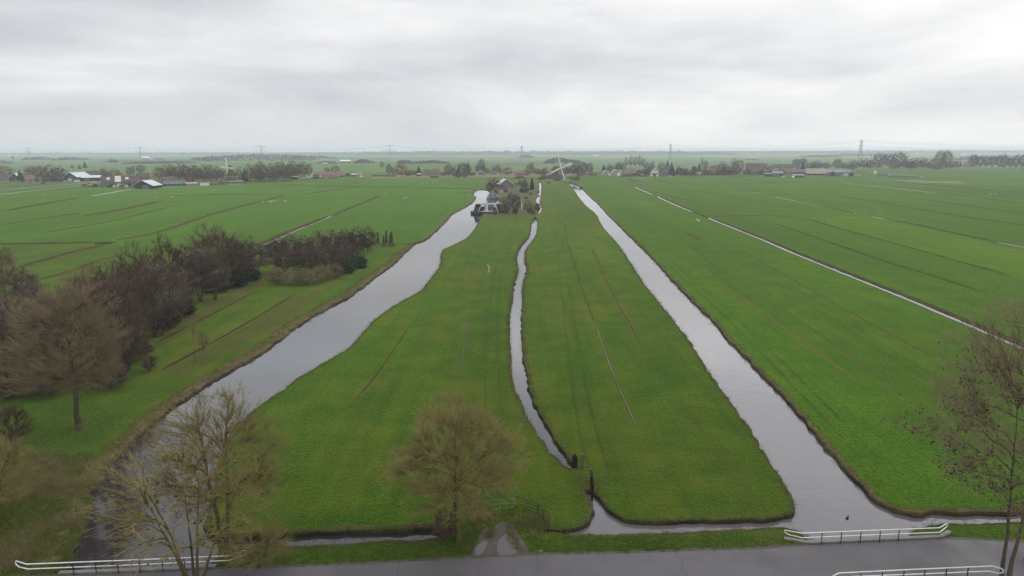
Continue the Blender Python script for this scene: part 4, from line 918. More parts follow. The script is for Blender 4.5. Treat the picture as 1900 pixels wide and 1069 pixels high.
# ------------------------------------------------------------------ buildings
def facing(g): return math.atan2(-g.x, g.y)
def bldg(name, label, cat, px, py, wpx, dpx, eave, ridge, axis, wall, roof, yaw=0, over=0.4, trim=None, wins=(), doors=(), chim=None, sky=(), group=None, hip=0.0, wallmat2=None):
    g = G(px, py); fa = facing(g); s = S(px, py)*math.cos(fa)
    W_ = wpx*s; D_ = dpx*s; he = HT(px, py, eave); hr = HT(px, py, ridge)
    root = empty(name, g, label, cat, group, rz=fa+R(yaw))
    x0, x1, y0, y1 = -W_/2, W_/2, 0, D_
    w = MB()
    if axis == 'x':
        ym = D_/2
        w.add([(x0, y0, -.3), (x0, y1, -.3), (x0, y1, he), (x0, ym, hr-.1), (x0, y0, he), (x1, y0, -.3), (x1, y1, -.3), (x1, y1, he), (x1, ym, hr-.1), (x1, y0, he)],
              ((0, 1, 2, 3, 4), (9, 8, 7, 6, 5), (0, 4, 9, 5), (1, 6, 7, 2)))
    elif axis == 'y':
        w.add([(x0, y0, -.3), (x1, y0, -.3), (x1, y0, he), (0, y0, hr-.1), (x0, y0, he), (x0, y1, -.3), (x1, y1, -.3), (x1, y1, he), (0, y1, hr-.1), (x0, y1, he)],
              ((4, 3, 2, 1, 0), (5, 6, 7, 8, 9), (0, 5, 9, 4), (1, 2, 7, 6)))
    else:
        w.box(x0, x1, y0, y1, -.3, he)
    w.build("wall", wall, root)
    r = MB(); th = 0.22
    def slab(a, b_, c_, d_):
        q = [Vector(p) for p in (a, b_, c_, d_)]; n_ = (q[1]-q[0]).cross(q[3]-q[0]).normalized()
        if n_.z < 0: n_ = -n_
        lo = [p+n_*0.02 for p in q]; hi_ = [p+n_*th for p in q]
        r.add(lo+hi_, ((0, 1, 2, 3), (4, 5, 6, 7), (0, 1, 5, 4), (1, 2, 6, 5), (2, 3, 7, 6), (3, 0, 4, 7)))
    if axis == 'x':
        k = over*(hr-he)/(D_/2); hx = hip*W_*0.5
        slab((x0-over, y0-over, he-k), (x1+over, y0-over, he-k), (x1+over-hx, D_/2, hr), (x0-over+hx, D_/2, hr))
        slab((x0-over, y1+over, he-k), (x1+over, y1+over, he-k), (x1+over-hx, D_/2, hr), (x0-over+hx, D_/2, hr))
        if hip:
            for sx in (-1, 1):
                xa = x1+over if sx > 0 else x0-over
                slab((xa, y0-over, he-k), (xa, y1+over, he-k), (xa-sx*hx, D_/2, hr), (xa-sx*hx, D_/2-0.01, hr))
    elif axis == 'y':
        k = over*(hr-he)/(W_/2)
        slab((x0-over, y0-over, he-k), (x0-over, y1+over, he-k), (0, y1+over, hr), (0, y0-over, hr))
        slab((x1+over, y0-over, he-k), (x1+over, y1+over, he-k), (0, y1+over, hr), (0, y0-over, hr))
    elif axis == 'flat':
        r.box(x0-over, x1+over, y0-over, y1+over, he, max(hr, he+0.2))
    elif axis == 'lean':
        slab((x0-over, y0-over, he), (x1+over, y0-over, he), (x1+over, y1+over, hr), (x0-over, y1+over, hr))
    ro = r.build("roof", roof, root)
    if trim and axis == 'y':
        t = MB(); tw = max(0.35, 0.8*s)
        for sx in (-1, 1):
            xe = sx*(W_/2+over)
            q = [Vector((xe, -over-0.06, he-k-0.05)), Vector((0, -over-0.06, hr+0.25)), Vector((0, -over-0.06, hr+0.25-tw)), Vector((xe, -over-0.06, he-k-0.05-tw))]
            t.add(q+[p+Vector((0, 0.055, 0)) for p in q], ((0, 1, 2, 3), (4, 5, 6, 7), (0, 1, 5, 4), (2, 3, 7, 6), (0, 3, 7, 4)))
        t.build("gable_trim", trim, root)
    if trim and axis == 'x':
        t = MB(); tw = max(0.35, 0.7*s)
        for xe in (x1+over+0.03,):
            for (ya, za, yb, zb) in ((y0-over, he-k, D_/2, hr+0.25), (y1+over, he-k, D_/2, hr+0.25)):
                q = [Vector((xe, ya, za)), Vector((xe, yb, zb)), Vector((xe, yb, zb-tw)), Vector((xe, ya, za-tw))]
                t.add(q+[p+Vector((0.06, 0, 0)) for p in q], ((0, 1, 2, 3), (4, 5, 6, 7), (0, 1, 5, 4), (2, 3, 7, 6)))
        t.build("gable_trim", trim, root)
    for (u, v, ww, hh) in wins:
        f = MB(); cx = u*W_/2; cz = v*hr
        wm = MB(); wm.box(cx-ww/2, cx+ww/2, -0.09, 0.0, cz-hh/2, cz+hh/2); wo = wm.build("window", M['glass'], root)
        t_ = 0.14
        for bx in ((cx-ww/2-t_, cx-ww/2, cz-hh/2-t_, cz+hh/2+t_), (cx+ww/2, cx+ww/2+t_, cz-hh/2-t_, cz+hh/2+t_), (cx-ww/2, cx+ww/2, cz+hh/2, cz+hh/2+t_), (cx-ww/2, cx+ww/2, cz-hh/2-t_, cz-hh/2)):
            f.box(bx[0], bx[1], -0.12, 0.0, bx[2], bx[3])
        f.build("frame", M['white'], wo)
    for (u, ww, hh, dm) in doors:
        d = MB(); cx = u*W_/2; d.box(cx-ww/2, cx+ww/2, -0.07, 0, 0.0, hh); d.build("door", M[dm], root)
    if chim is not None:
        ch = MB(); cx = chim*W_/2
        yc = D_/2 if axis == 'x' else D_*0.5
        zt = hr+1.0; ch.box(cx-0.5, cx+0.5, yc-0.45, yc+0.45, hr-1.2, zt); ch.box(cx-0.6, cx+0.6, yc-0.55, yc+0.55, zt, zt+0.18); ch.build("chimney", M['brick'], ro)
    for (u0, u1, v0, v1) in sky:      # light panels in the slope facing the viewer
        sk = MB(); nrm = Vector((0, -(hr-he), D_/2)).normalized()
        P = [Vector((u*W_/2, y0+v*D_/2, he+v*(hr-he)))+nrm*0.30 for u, v in ((u0, v0), (u1, v0), (u1, v1), (u0, v1))]
        sk.add(P+[p-nrm*0.06 for p in P], ((0, 1, 2, 3), (0, 1, 5, 4), (1, 2, 6, 5), (2, 3, 7, 6), (3, 0, 4, 7)))
        sk.build("skylight", M['skylight'], ro)
    return root
m_ = M
# ---- far left hamlet
bldg("house", "beige house with brown roof at the far left edge", "house", 4, 339, 22, 14, 332.5, 326, 'x', m_['pinkbrick'], m_['tile'], yaw=-8, trim=m_['white'], wins=((-.3, .25, 1.5, 1.3), (.2, .25, 1.5, 1.3)), chim=-.5)
bldg("barn", "barn with pale grey roof behind the beige house at the far left", "barn", 27, 331, 12, 16, 327, 321.5, 'y', m_['black'], m_['sheet'], yaw=-25)
bldg("house", "long low house with brown roof behind the dark conifer", "house", 50, 332, 20, 12, 327.5, 322, 'x', m_['brick'], m_['tile'], chim=.4)
bldg("house", "small pale brick house behind the golden tree at the far left", "house", 56, 339.5, 17, 11, 332, 326, 'x', m_['pinkbrick'], m_['redtile'], wins=((-.5, .3, 1.6, 1.3), (.4, .3, 1.6, 1.3)), doors=((0, 1.2, 2.1, 'darkwood'),))
bldg("shed", "dark low shed under the brown trees at the left road", "shed", 88, 336.5, 20, 8, 333.5, 332, 'lean', m_['black'], m_['slate'])
bldg("shed", "dark shed beside the black gabled barn", "shed", 107, 335, 10, 8, 331.5, 329, 'x', m_['black'], m_['slate'])
bldg("barn", "black gabled barn with broad pale grey roof at the left road", "barn", 131, 336.5, 29, 60, 329, 320.5, 'y', m_['black'], m_['sheet'], yaw=-28, doors=((-.1, 4, 3.2, 'cream'), (.5, 3.5, 3.2, 'greyboard')), wins=((.05, .55, 1.6, .8), (.3, .55, 1.6, .8)))
bldg("shed", "pale lean-to roof joined in front of the black gabled barn", "shed", 169, 336, 36, 16, 330, 326, 'lean', m_['black'], m_['sheet'], yaw=-6, doors=((-.4, 5, 3, 'greyboard'),))
bldg("barn", "brown roofed barn with white gable edge behind the pale roofs", "barn", 172, 329, 22, 14, 326, 317, 'x', m_['black'], m_['tile'], trim=m_['white'], yaw=4)
bldg("barn", "long dark roofed barn with three light roof panels", "barn", 225, 346.5, 72, 26, 338, 327, 'x', m_['greyboard'], m_['tile'], yaw=-3, sky=((-.72, -.55, .4, .75), (-.30, .02, .02, .98), (.24, .42, .4, .75)), doors=((-.5, 3, 2.6, 'darkwood'), (-.1, 3, 2.6, 'white'), (.4, 3, 2.6, 'darkwood')))
bldg("house", "brown roofed house with white gable edge behind the long dark barn", "house", 267, 333, 22, 14, 329, 321, 'x', m_['brick'], m_['tile'], trim=m_['white'], yaw=10, chim=-.6)
bldg("barn", "dark open gabled barn with pale grey roof at field edge", "barn", 265, 350.5, 42, 46, 345, 335.5, 'y', m_['darkwood'], m_['sheet'], yaw=-24, doors=((-.35, 5, 3.2, 'black'), (.3, 5, 3.2, 'greyboard')))
bldg("house", "brown house with white gable edge behind the blue-grey shed", "house", 304, 339, 13, 34, 334.5, 328.3, 'y', m_['brick'], m_['tile'], yaw=-35, trim=m_['white'], wins=((0, .4, 1.4, 1.2),))
bldg("shed", "long shed with blue-grey roof and dark front", "shed", 324, 345, 42, 14, 341, 335.5, 'x', m_['darkwood'], m_['tealsheet'], yaw=4, trim=m_['white'], wins=((-.6, .3, 1.6, 1.4), (-.2, .3, 1.6, 1.4), (.2, .3, 1.6, 1.4), (.6, .3, 1.6, 1.4)))
bldg("shed", "low tan roofed shed right of the blue-grey shed", "shed", 356, 344.8, 20, 8, 341.5, 338.5, 'lean', m_['pinkbrick'], m_['tansheet'])
bldg("shed", "small white flat shed beside the low brick building", "shed", 380, 344.5, 17, 8, 339.5, 339, 'flat', m_['render'], m_['sheet'])
bldg("shed", "low brick building between white shed and mill house", "shed", 396, 344, 15, 8, 340.5, 339.5, 'flat', m_['brick'], m_['tansheet'])
bldg("house", "brick mill house with pale gable edge left of the tower mill", "house", 410, 342, 10, 16, 336, 331.3, 'y', m_['brick'], m_['slate'], trim=m_['white'], wins=((-.35, .3, 1.5, 1.6), (.45, .3, 1.5, 1.6)))
bldg("mill_shop", "low pale flat building with many windows before the tower mill", "shop", 437, 342.5, 29, 10, 336.3, 335.8, 'flat', m_['cream'], m_['sheet'], wins=tuple((-.86+.245*i, .5, 1.4, 2.0) for i in range(8)))
bldg("shed", "open carport with pale roof in front of the left wood", "shed", 546, 333, 13, 8, 328.5, 327.5, 'lean', m_['darkwood'], m_['sheet'])
bldg("house", "pale house with white gable, leftmost of the red-roofed row", "house", 581, 328.5, 8, 14, 324, 319.2, 'y', m_['render'], m_['redtile'], yaw=-12, wins=((0, .35, 1.3, 1.3),))
bldg("house", "house with long red roof beside the white gable house", "house", 590, 328.8, 14, 10, 324.5, 319, 'x', m_['render'], m_['redtile'], trim=m_['white'], wins=((-.4, .3, 1.5, 1.4), (.3, .3, 1.5, 1.4)))
bldg("house", "left one of two joined low red-roofed houses with white gable edge", "house", 602, 329.4, 11, 10, 325.5, 319.8, 'x', m_['pinkbrick'], m_['redtile'], trim=m_['white'], wins=((-.4, .25, 1.3, 1.3), (.2, .25, 1.3, 1.3)))
bldg("house", "right one of two joined low red-roofed houses with white gable edge", "house", 614, 329.4, 12, 10, 325.2, 319.2, 'x', m_['pinkbrick'], m_['redtile'], trim=m_['white'], wins=((-.4, .25, 1.3, 1.3), (.3, .25, 1.3, 1.3)))
bldg("barn", "barn with big brown hipped roof right of the red-roofed houses", "barn", 631, 328.5, 17, 14, 325.5, 317.5, 'x', m_['brick'], m_['redtile'], hip=.35, doors=((-.4, 1.2, 2.2, 'white'),))
bldg("shed", "small pale brick shed with flat roof beside the white lamp mast", "shed", 666, 328.4, 10, 6, 323.2, 321.6, 'x', m_['pinkbrick'], m_['tansheet'])
bldg("shed", "dark low shed left of the small pale brick shed", "shed", 657, 327.5, 9, 6, 324.5, 323, 'lean', m_['black'], m_['sheet'])
bldg("house", "left one of two thatched houses on the dyke", "house", 792, 327.5, 15, 14, 323, 314.5, 'x', m_['pinkbrick'], m_['thatch'], hip=.3, wins=((-.3, .2, 1.4, 1.2), (.4, .2, 1.4, 1.2)))
bldg("house", "right one of two thatched houses on the dyke", "house", 808, 327.5, 17, 14, 323, 314, 'x', m_['pinkbrick'], m_['thatch'], hip=.3, wins=((-.3, .2, 1.4, 1.2), (.4, .2, 1.4, 1.2)), chim=.1)
bldg("shed", "low dark shed before the thatched houses", "shed", 806, 329.8, 15, 6, 327.2, 326.3, 'lean', m_['darkwood'], m_['slate'])
bldg("shed", "small shed with pale roof below the dark conifer", "shed", 777, 327, 9, 5, 323.6, 322.4, 'lean', m_['darkwood'], m_['sheet'])
bldg("house", "brown gable house outlined in white with white windows", "house", 893, 325, 11.5, 14, 321.5, 315.5, 'y', m_['thatch_d'], m_['tile'], trim=m_['white'], wins=((-.35, .25, 1.3, 1.4), (.05, .25, 1.3, 1.4), (.4, .25, 1.3, 1.4), (-.15, .6, 1.1, 1.1), (.2, .6, 1.1, 1.1)))
bldg("house", "dark grey roofed house left of the small white gable", "house", 916, 325.5, 9, 8, 322, 317, 'x', m_['cream'], m_['slate'], wins=((-.4, .25, 1.3, 1.2), (.4, .25, 1.3, 1.2)))
bldg("house", "small steep white gable house on the dyke", "house", 924, 325, 4.2, 7, 322.5, 318, 'y', m_['render'], m_['slate'], wins=((0, .5, .8, 1.0),))
bldg("house", "long low brick house with flat dormers left of the windmill", "house", 968, 325.8, 26, 9, 321.5, 317.5, 'x', m_['brick'], m_['redtile'], wins=tuple((-.8+.32*i, .3, 1.3, 1.5) for i in range(6)), chim=.1)
# ---- canal farm
bldg("farmhouse", "brick farmhouse with pale roof and white gable edges beside the canal", "farmhouse", 940, 350, 27, 30, 342, 332.3, 'y', m_['brick'], m_['sheet'], yaw=10, trim=m_['white'], wins=((-.35, .2, 1.4, 1.5), (.1, .2, 1.4, 1.5), (.5, .2, 1.4, 1.5), (0, .55, 1.2, 1.2)), chim=0)
bldg("shed", "long low dark-roofed shed right of the canal farmhouse", "shed", 965, 343.5, 23, 8, 340, 336.8, 'x', m_['brick'], m_['slate'], yaw=2)
bldg("shed", "small pale plastered shed in front of the farmhouse", "shed", 931.5, 357.5, 7, 7, 351, 348.5, 'x', m_['cream'], m_['tile'])
bldg("shed", "small dark garden shed with flat dark roof", "shed", 977, 352.5, 9, 6, 350, 349, 'flat', m_['darkwood'], m_['slate'])
# ---- right-hand village
bldg("house", "low house with pale green roof and white door right of the mill", "house", 1146, 325.5, 13, 10, 321, 315.5, 'x', m_['cream'], m_['greensheet'], yaw=-10, doors=((.1, 3.0, 2.4, 'white'),))
bldg("house", "wide brown roofed house with two white dormers behind the hedge", "house", 1168, 327, 26, 13, 322.5, 313, 'x', m_['brick'], m_['redtile'], wins=((-.15, .45, 1.6, 1.4), (-.05, .7, 1.2, 1.0)), hip=.2)
bldg("house", "house with white flat dormer left of the white villa", "house", 1189, 324.5, 13, 9, 319, 314.3, 'x', m_['render'], m_['slate'], wins=((-.4, .6, 2.4, 1.6), (.4, .3, 1.3, 1.3)))
bldg("villa", "white villa with steep white gable and dark entrance", "villa", 1214, 327.5, 13.5, 14, 318.5, 311.7, 'y', m_['render'], m_['tile'], trim=m_['white'], wins=((-.4, .3, 1.8, 2.2), (.5, .3, 1.8, 2.2), (0, .7, 1.4, 1.2)), doors=((.05, 3.4, 3.6, 'black'),))
bldg("house", "grey house with brown roof right of the white villa", "house", 1231, 327.3, 15, 12, 320, 312.3, 'x', m_['greyboard'], m_['tile'], wins=((-.1, .3, 2.6, 1.2), (.5, .62, 1.5, 1.4), (.1, .62, 1.2, 1.3)))
bldg("house", "dark house with steep dark roof right of the grey house", "house", 1246, 326.5, 13, 14, 318, 306, 'y', m_['black'], m_['slate'], yaw=30)
bldg("house", "low brown roofed house left of the white-edged brick gable", "house", 1266, 325, 20, 9, 321, 313, 'x', m_['brick'], m_['tile'], wins=((.3, .25, 1.3, 1.2),), doors=((-.5, 1.5, 2, 'white'),))
bldg("house", "brick house with white-edged gable in the right village", "house", 1281, 325.5, 9, 14, 319, 313.3, 'y', m_['brick'], m_['tile'], trim=m_['white'], wins=((0, .35, 1.4, 1.3),))
bldg("shed", "tiny white gabled shed below the dark conifer", "shed", 1298.5, 324.5, 3.4, 5, 321, 318, 'y', m_['render'], m_['sheet'])
bldg("barn", "barn with huge brown thatched roof in the right village", "barn", 1323, 325, 20, 14, 321, 308.5, 'x', m_['brick'], m_['thatch'], hip=.35, doors=((-.6, 2, 2, 'cream'), (.2, 2, 2, 'cream')))
bldg("house", "pink brick gable house beside the big dark barn roof", "house", 1375, 320.5, 8, 12, 315, 310.8, 'y', m_['pinkbrick'], m_['redtile'], trim=m_['cream'], wins=((0, .35, 1.6, 1.2),))
bldg("barn", "barn with large dark roof behind the thatched farmhouse", "barn", 1400, 318.5, 34, 16, 315, 303.3, 'x', m_['brick'], m_['tile'], chim=-.6)
bldg("farmhouse", "thatched farmhouse with pale grey front at the meadow edge", "farmhouse", 1401, 325, 24, 14, 319, 309.6, 'x', m_['greyboard'], m_['thatch'], hip=.4, wins=((-.05, .25, 2.4, 1.6), (.35, .25, 2.4, 1.6), (.25, .55, 1.6, .8)))
bldg("shed", "grey shed with bluish roof right of the thatched farmhouse", "shed", 1422, 324, 14, 7, 320, 317, 'x', m_['greyboard'], m_['tealsheet'])
bldg("shed", "low dark shed with grey lean-to roof at the meadow", "shed", 1426, 327.5, 15, 6, 323.3, 321.5, 'lean', m_['darkwood'], m_['greysheet'])
bldg("barn", "grey barn with black doorway at the meadow edge", "barn", 1442, 327.8, 20, 10, 321.5, 317.5, 'x', m_['greyboard'], m_['greysheet'], doors=((.7, 2.4, 4, 'black'),))
bldg("barn", "brown roofed barn right behind the grey barn", "barn", 1459, 323, 22, 12, 320, 312.2, 'x', m_['brick'], m_['redtile'])
bldg("barn", "barn with big dark brown roof left of the white pointed gable", "barn", 1466, 316, 36, 16, 314, 305, 'x', m_['black'], m_['tile'], yaw=5)
bldg("house", "white pointed gable house among the right barns", "house", 1472.5, 317, 8, 9, 314.5, 310.5, 'y', m_['render'], m_['slate'], wins=((-.25, .35, .9, 2.2), (.25, .35, .9, 2.2)))
bldg("barn", "low barn with blue-grey roof below the white pointed gable", "barn", 1486, 322.5, 30, 12, 319.5, 315, 'x', m_['darkwood'], m_['tealsheet'], yaw=-8)
bldg("barn", "tan roofed low barn right of the blue-grey roof", "barn", 1514, 325, 38, 22, 322, 313.6, 'x', m_['darkwood'], m_['tansheet'], yaw=5)
bldg("shed", "brown wooden shed with rounded pale roof before the barns", "shed", 1481, 330, 20, 7, 325.5, 323.3, 'x', m_['wood'], m_['tansheet'], hip=.2)
bldg("barn", "long grey roofed barn behind the gabled barn at right", "barn", 1545, 322.8, 66, 14, 319.5, 315.2, 'x', m_['greyboard'], m_['greysheet'])
bldg("barn", "low gabled barn with dark square doorway", "barn", 1544.5, 327.3, 29, 16, 323, 318, 'y', m_['greyboard'], m_['tansheet'], doors=((0, 3.6, 4, 'black'),))
bldg("barn", "pale flat-fronted barn with large black doorway", "barn", 1574, 327.3, 18, 10, 320.5, 318.5, 'flat', m_['cream'], m_['greysheet'], doors=((.5, 5, 4.6, 'black'),))
bldg("shed", "low white wall-like shed left of the white silo", "shed", 1591, 326, 10, 3, 325.0, 324.9, 'flat', m_['render'], m_['sheet'])
bldg("house", "white house under trees left of the white silo", "house", 1597, 312.5, 5, 8, 310, 306.8, 'y', m_['render'], m_['redtile'], wins=((0, .4, 1.0, 1.4),))
bldg("house", "red roofed house in the tree belt behind the silo", "house", 1631, 311, 11, 9, 308, 303.8, 'x', m_['brick'], m_['redtile'], wins=((.3, .35, 1.4, 1.2),))
bldg("house", "white dormered house in the tree belt right of the red roof", "house", 1649, 311.5, 9, 9, 309, 305.5, 'y', m_['render'], m_['slate'], wins=((0, .4, 1.6, 1.2),))
bldg("house", "low pale house under the trees at the right belt end", "house", 1727, 312, 18, 8, 309, 307, 'x', m_['pinkbrick'], m_['greysheet'])
bldg("farmhouse", "pink brick farmhouse with brown roof right of the tree belt", "farmhouse", 1799, 310.3, 24, 12, 306.5, 301, 'x', m_['pinkbrick'], m_['redtile'], yaw=-10, wins=((-.5, .3, 2, 1.5), (.2, .3, 2, 1.5)))
bldg("shed", "dark shed with bluish roof beside the far right road", "shed", 1857, 309.5, 14, 7, 307.5, 304.8, 'x', m_['darkwood'], m_['tealsheet'])
# ---- far farms
bldg("barn", "far barn with arched greenish roof above the right village", "barn", 1395, 297.5, 25, 14, 294.2, 290.8, 'x', m_['greyboard'], m_['greensheet'], hip=.5, wins=((.2, .4, 3.5, 2),))
bldg("barn", "long white roofed far barn left of the small dark wood", "barn", 641, 302.5, 20, 10, 299.2, 297, 'x', m_['brick'], m_['white'], hip=.1)
bldg("barn", "low white far shed left of the white roofed barn", "barn", 603, 303.8, 12, 6, 302, 301.8, 'flat', m_['render'], m_['white'])
bldg("barn", "left one of two far barns with white roofs", "barn", 270, 295.5, 14, 12, 293.5, 290.8, 'x', m_['black'], m_['white'])
bldg("barn", "right one of two far barns, with wide dark gable", "barn", 296, 296, 18, 14, 293.5, 290.7, 'x', m_['black'], m_['greysheet'])
bldg("barn", "small far white shed between the two far barns", "barn", 279, 295.8, 4, 4, 294.2, 294, 'flat', m_['render'], m_['white'])
bldg("farmhouse", "far dark farmhouse at the left edge below the first pylon", "farmhouse", 18, 303.5, 14, 8, 301, 299.2, 'x', m_['black'], m_['slate'])
bldg("barn", "white roofed far shed left of the right tree row", "barn", 1787, 288.3, 9, 6, 286.8, 286, 'x', m_['render'], m_['white'])
bldg("barn", "tiny white far barn right of the polder windmill's sail", "barn", 1105, 289.5, 8, 5, 288, 287.5, 'x', m_['render'], m_['white'])
rng = random.Random(9)
for i in range(26):
    x = rng.choice((rng.uniform(5, 190), rng.uniform(560, 1150), rng.uniform(1150, 1890))); y = rng.uniform(284.8, 287.6)-(x-950)*0.0021*0.9
    r_ = bldg("far_house", "tiny pale house far off along the hazy horizon", "house", x, y, rng.uniform(2.5, 5), 2.5, y-1.1, y-1.9, 'x', m_['render'], m_[rng.choice(('sheet', 'redtile', 'white'))], group="tiny pale houses along the hazy horizon")
# ---- arched greenhouses
def arch(px, py, wpx, top, dpx, label):
    g = G(px, py); fa = facing(g); s = S(px, py); h = HT(px, py, top); w = wpx*s; d = dpx*s
    root = empty("greenhouse", g, label, "greenhouse", "arched greenhouses right of the windmill", rz=fa+R(12))
    mb = MB(); n = 12; vs = []
    for y in (0, d):
        for i in range(n+1):
            a = math.pi*i/n; vs.append((-w/2*math.cos(a), y, h*math.sin(a)**0.8))
    mb.add(vs, [(i, i+1, n+2+i, n+1+i) for i in range(n)]+[tuple(range(n, -1, -1)), tuple(range(n+1, 2*n+2))])
    mb.build("cover", M['greensheet'], root)
    f = MB(); f.box(w*.08, w*.4, -.08, 0, 0, h*.55); f.build("door", M['white'], root)
arch(1127, 326.5, 17, 316.3, 20, "left one of two arched green greenhouses beside the windmill")
arch(1144, 327, 16, 315, 20, "right one of two arched green greenhouses beside the windmill")
# ---- silo and silage clamps
g = G(1623, 327.5); hS = HT(1623, 327.5, 317); sS = S(1623, 327.5)
root = empty("silo", g, "white feed silo on legs in the right meadow", "silo")
t = MB(); rS = 1.9*sS; t.lathe([(0.2, hS*.22), (rS, hS*.45), (rS, hS*.92), (rS*.5, hS), (0.05, hS*1.02)], 14); t.build("tank", M['white'], root, smooth=True)
for k in range(4):
    a = 0.785+k*1.571; l = MB(); l.tube([(rS*.8*math.cos(a), rS*.8*math.sin(a), -.2), (rS*.8*math.cos(a), rS*.8*math.sin(a), hS*.5)], 0.12, 6); l.build("leg", M['steel'], root)
t = MB(); t.tube([(rS+.5, 0, 0), (rS+.3, 0, hS*.95), (0, 0, hS*1.02)], 0.14, 6); t.build("fill_pipe", M['steel'], root)
for i, (x, y, w, tp) in enumerate([(1638, 326, 20, 322), (1662, 328, 30, 324.6), (1684, 329, 24, 325.5), (1701, 329.3, 14, 326.6)]):
    g = G(x, y); s = S(x, y); h = HT(x, y, tp); W2_ = w*s
    root = empty("silage_clamp", g, "long black sheeted silage clamp, %s from the white silo" % ORD[i], "silage clamp", "silage clamps right of the silo", rz=facing(g)+R(-14))
    mb = MB(); n = 16; vs = []; d = 12
    for j in range(n+1):
        t_ = j/n; hh = h*min(1, 5*t_, 5*(1-t_))*(0.9+0.15*nz(t_*6, i))
        x_ = -W2_/2+W2_*t_
        vs += [(x_, 0, -.1), (x_, 1.0, hh*.8), (x_, d/2, hh), (x_, d-1, hh*.8), (x_, d, -.1)]
    mb.add(vs, [(j*5+k, j*5+5+k, j*5+6+k, j*5+1+k) for j in range(n) for k in range(4)]); mb.build("film", M['plastic'], root)
    wl_ = MB(); wl_.box(-W2_/2, W2_*.35, -.7, -.3, -.1, 1.1); wl_.build("side_wall", M['concrete'], root)
for i, (x, y, w) in enumerate([(1608, 327, 8), (1629, 333.5, 6), (1646, 335.5, 6), (1666, 336.8, 8), (1563, 338, 5), (1832, 327.5, 4), (1406, 340.4, 3), (1178, 328.2, 3)]):
    g = G(x, y); s = S(x, y)
    root = empty("trough", g, "low pale concrete trough lying in the right meadows, %s of them from the left" % ORD[sorted([1608, 1629, 1646, 1666, 1563, 1832, 1406, 1178]).index(x)], "trough", "pale troughs in the right meadows", rz=facing(g))
    mb = MB(); L_ = w*s/2; mb.box(-L_, L_, -.8, -.6, 0, .6); mb.box(-L_, L_, .6, .8, 0, .6); mb.box(-L_, -L_+.2, -.6, .6, 0, .6); mb.box(L_-.2, L_, -.6, .6, 0, .6); mb.box(-L_+.2, L_-.2, -.6, .6, 0, .15)
    mb.build("basin", M['path'], root)
# ---- houseboat
g = G(911, 397, -0.35); s = S(911, 397)
root = empty("houseboat", g, "black and white houseboat with sloping black ends moored in the canal", "houseboat", rz=R(2))
h = HT(911, 396, 378)
W_ = 33*s; x0, x1 = -33*s, 33*s
hull = MB(); hull.add([(x0-1.2, -.8, 0), (x0+26*s, -.8, 0), (x0+26*s, 8, 0), (x0-1.2, 8, 0), (x0-1.4, -1.0, .9), (x0+26*s, -1.0, .9), (x0+26*s, 8.2, .9), (x0-1.4, 8.2, .9)], ((3, 2, 1, 0), (4, 5, 6, 7), (0, 1, 5, 4), (1, 2, 6, 5), (2, 3, 7, 6), (3, 0, 4, 7)))
hull.build("hull", M['black'], root)
dk = MB(); dk.box(x0-1.4, x0+44*s, -1.05, -.2, .9, 1.1); dk.build("deck", M['greyboard'], root)
def trap(mb, xa, xb, ia, ib, y0, y1, iy, z0, z1):
    mb.add([(xa, y0, z0), (xb, y0, z0), (xb, y1, z0), (xa, y1, z0), (xa+ia, y0+iy, z1), (xb-ib, y0+iy, z1), (xb-ib, y1-iy, z1), (xa+ia, y1-iy, z1)], ((3, 2, 1, 0), (4, 5, 6, 7), (0, 1, 5, 4), (1, 2, 6, 5), (2, 3, 7, 6), (3, 0, 4, 7)))
bd = MB(); trap(bd, x0, x0+14*s, 4*s, 0, 0, 7.5, .8, .9, h*.93); bd.build("cabin", M['darkwood'], root)
b2 = MB(); trap(b2, x0+43*s, x1, 0, 3.5*s, -.2, 7.7, 1.0, .3, h*.98); b2.build("black_roof", M['black'], root)
wf_ = MB(); wf_.box(x0+14*s, x0+43*s, 0.25, 7.0, .9, h); wf_.box(x0+11*s, x0+14*s, 0.3, 7.0, .9, h*.7); wf_.build("white_wall", M['render'], root)
rf_ = MB(); rf_.box(x0+13.6*s, x0+42.5*s, 0.2, 7.2, h, h+.18); rf_.build("flat_roof", M['greysheet'], root)
for (xa, xb, za, zb) in ((11.8, 20.5, .16, .68), (21.5, 23, .3, .9), (28, 30.5, .2, .74), (31.2, 33, .2, .74), (33.6, 35.4, .2, .74), (36.2, 38.5, .2, .74), (28, 38.5, .79, .92), (38.9, 42.3, .18, .6)):
    q = MB(); q.box(x0+xa*s, x0+xb*s, .12, .24, .9+(h-.9)*za, .9+(h-.9)*zb); q.build("window", M['glass'], root)
for (xa, za, xb, zb) in ((9.5, 1.0, 13.5, h*.72), (13.5, h*.72, 22, h*.97), (41, h*.98, 43.2, h*.8), (43.2, h*.8, 46.5, .4)):
    t = MB(); t.tube([(x0+xa*s, -.25, za), (x0+xb*s, -.25, zb)], .17, 4); t.build("white_trim", M['white'], root)
t = MB(); t.box(x0+48*s, x0+53*s, 1.8, 3.2, h*.98, h*.98+.5); t.box(x0+55*s, x0+59*s, 3, 4, h*.98, h*.98+.35); t.build("rooflight", M['sheet'], root)
for k in range(3):
    q = MB(); xa = x0+(3.2+3.0*k)*s; q.add([(xa+.1, .02, 1.4), (xa+1.9*s, .02, 1.4), (xa+1.9*s+.4, .50, h*.66), (xa+.5, .50, h*.66)], ((0, 1, 2, 3),)); q.build("side_window", M['slate'], root)
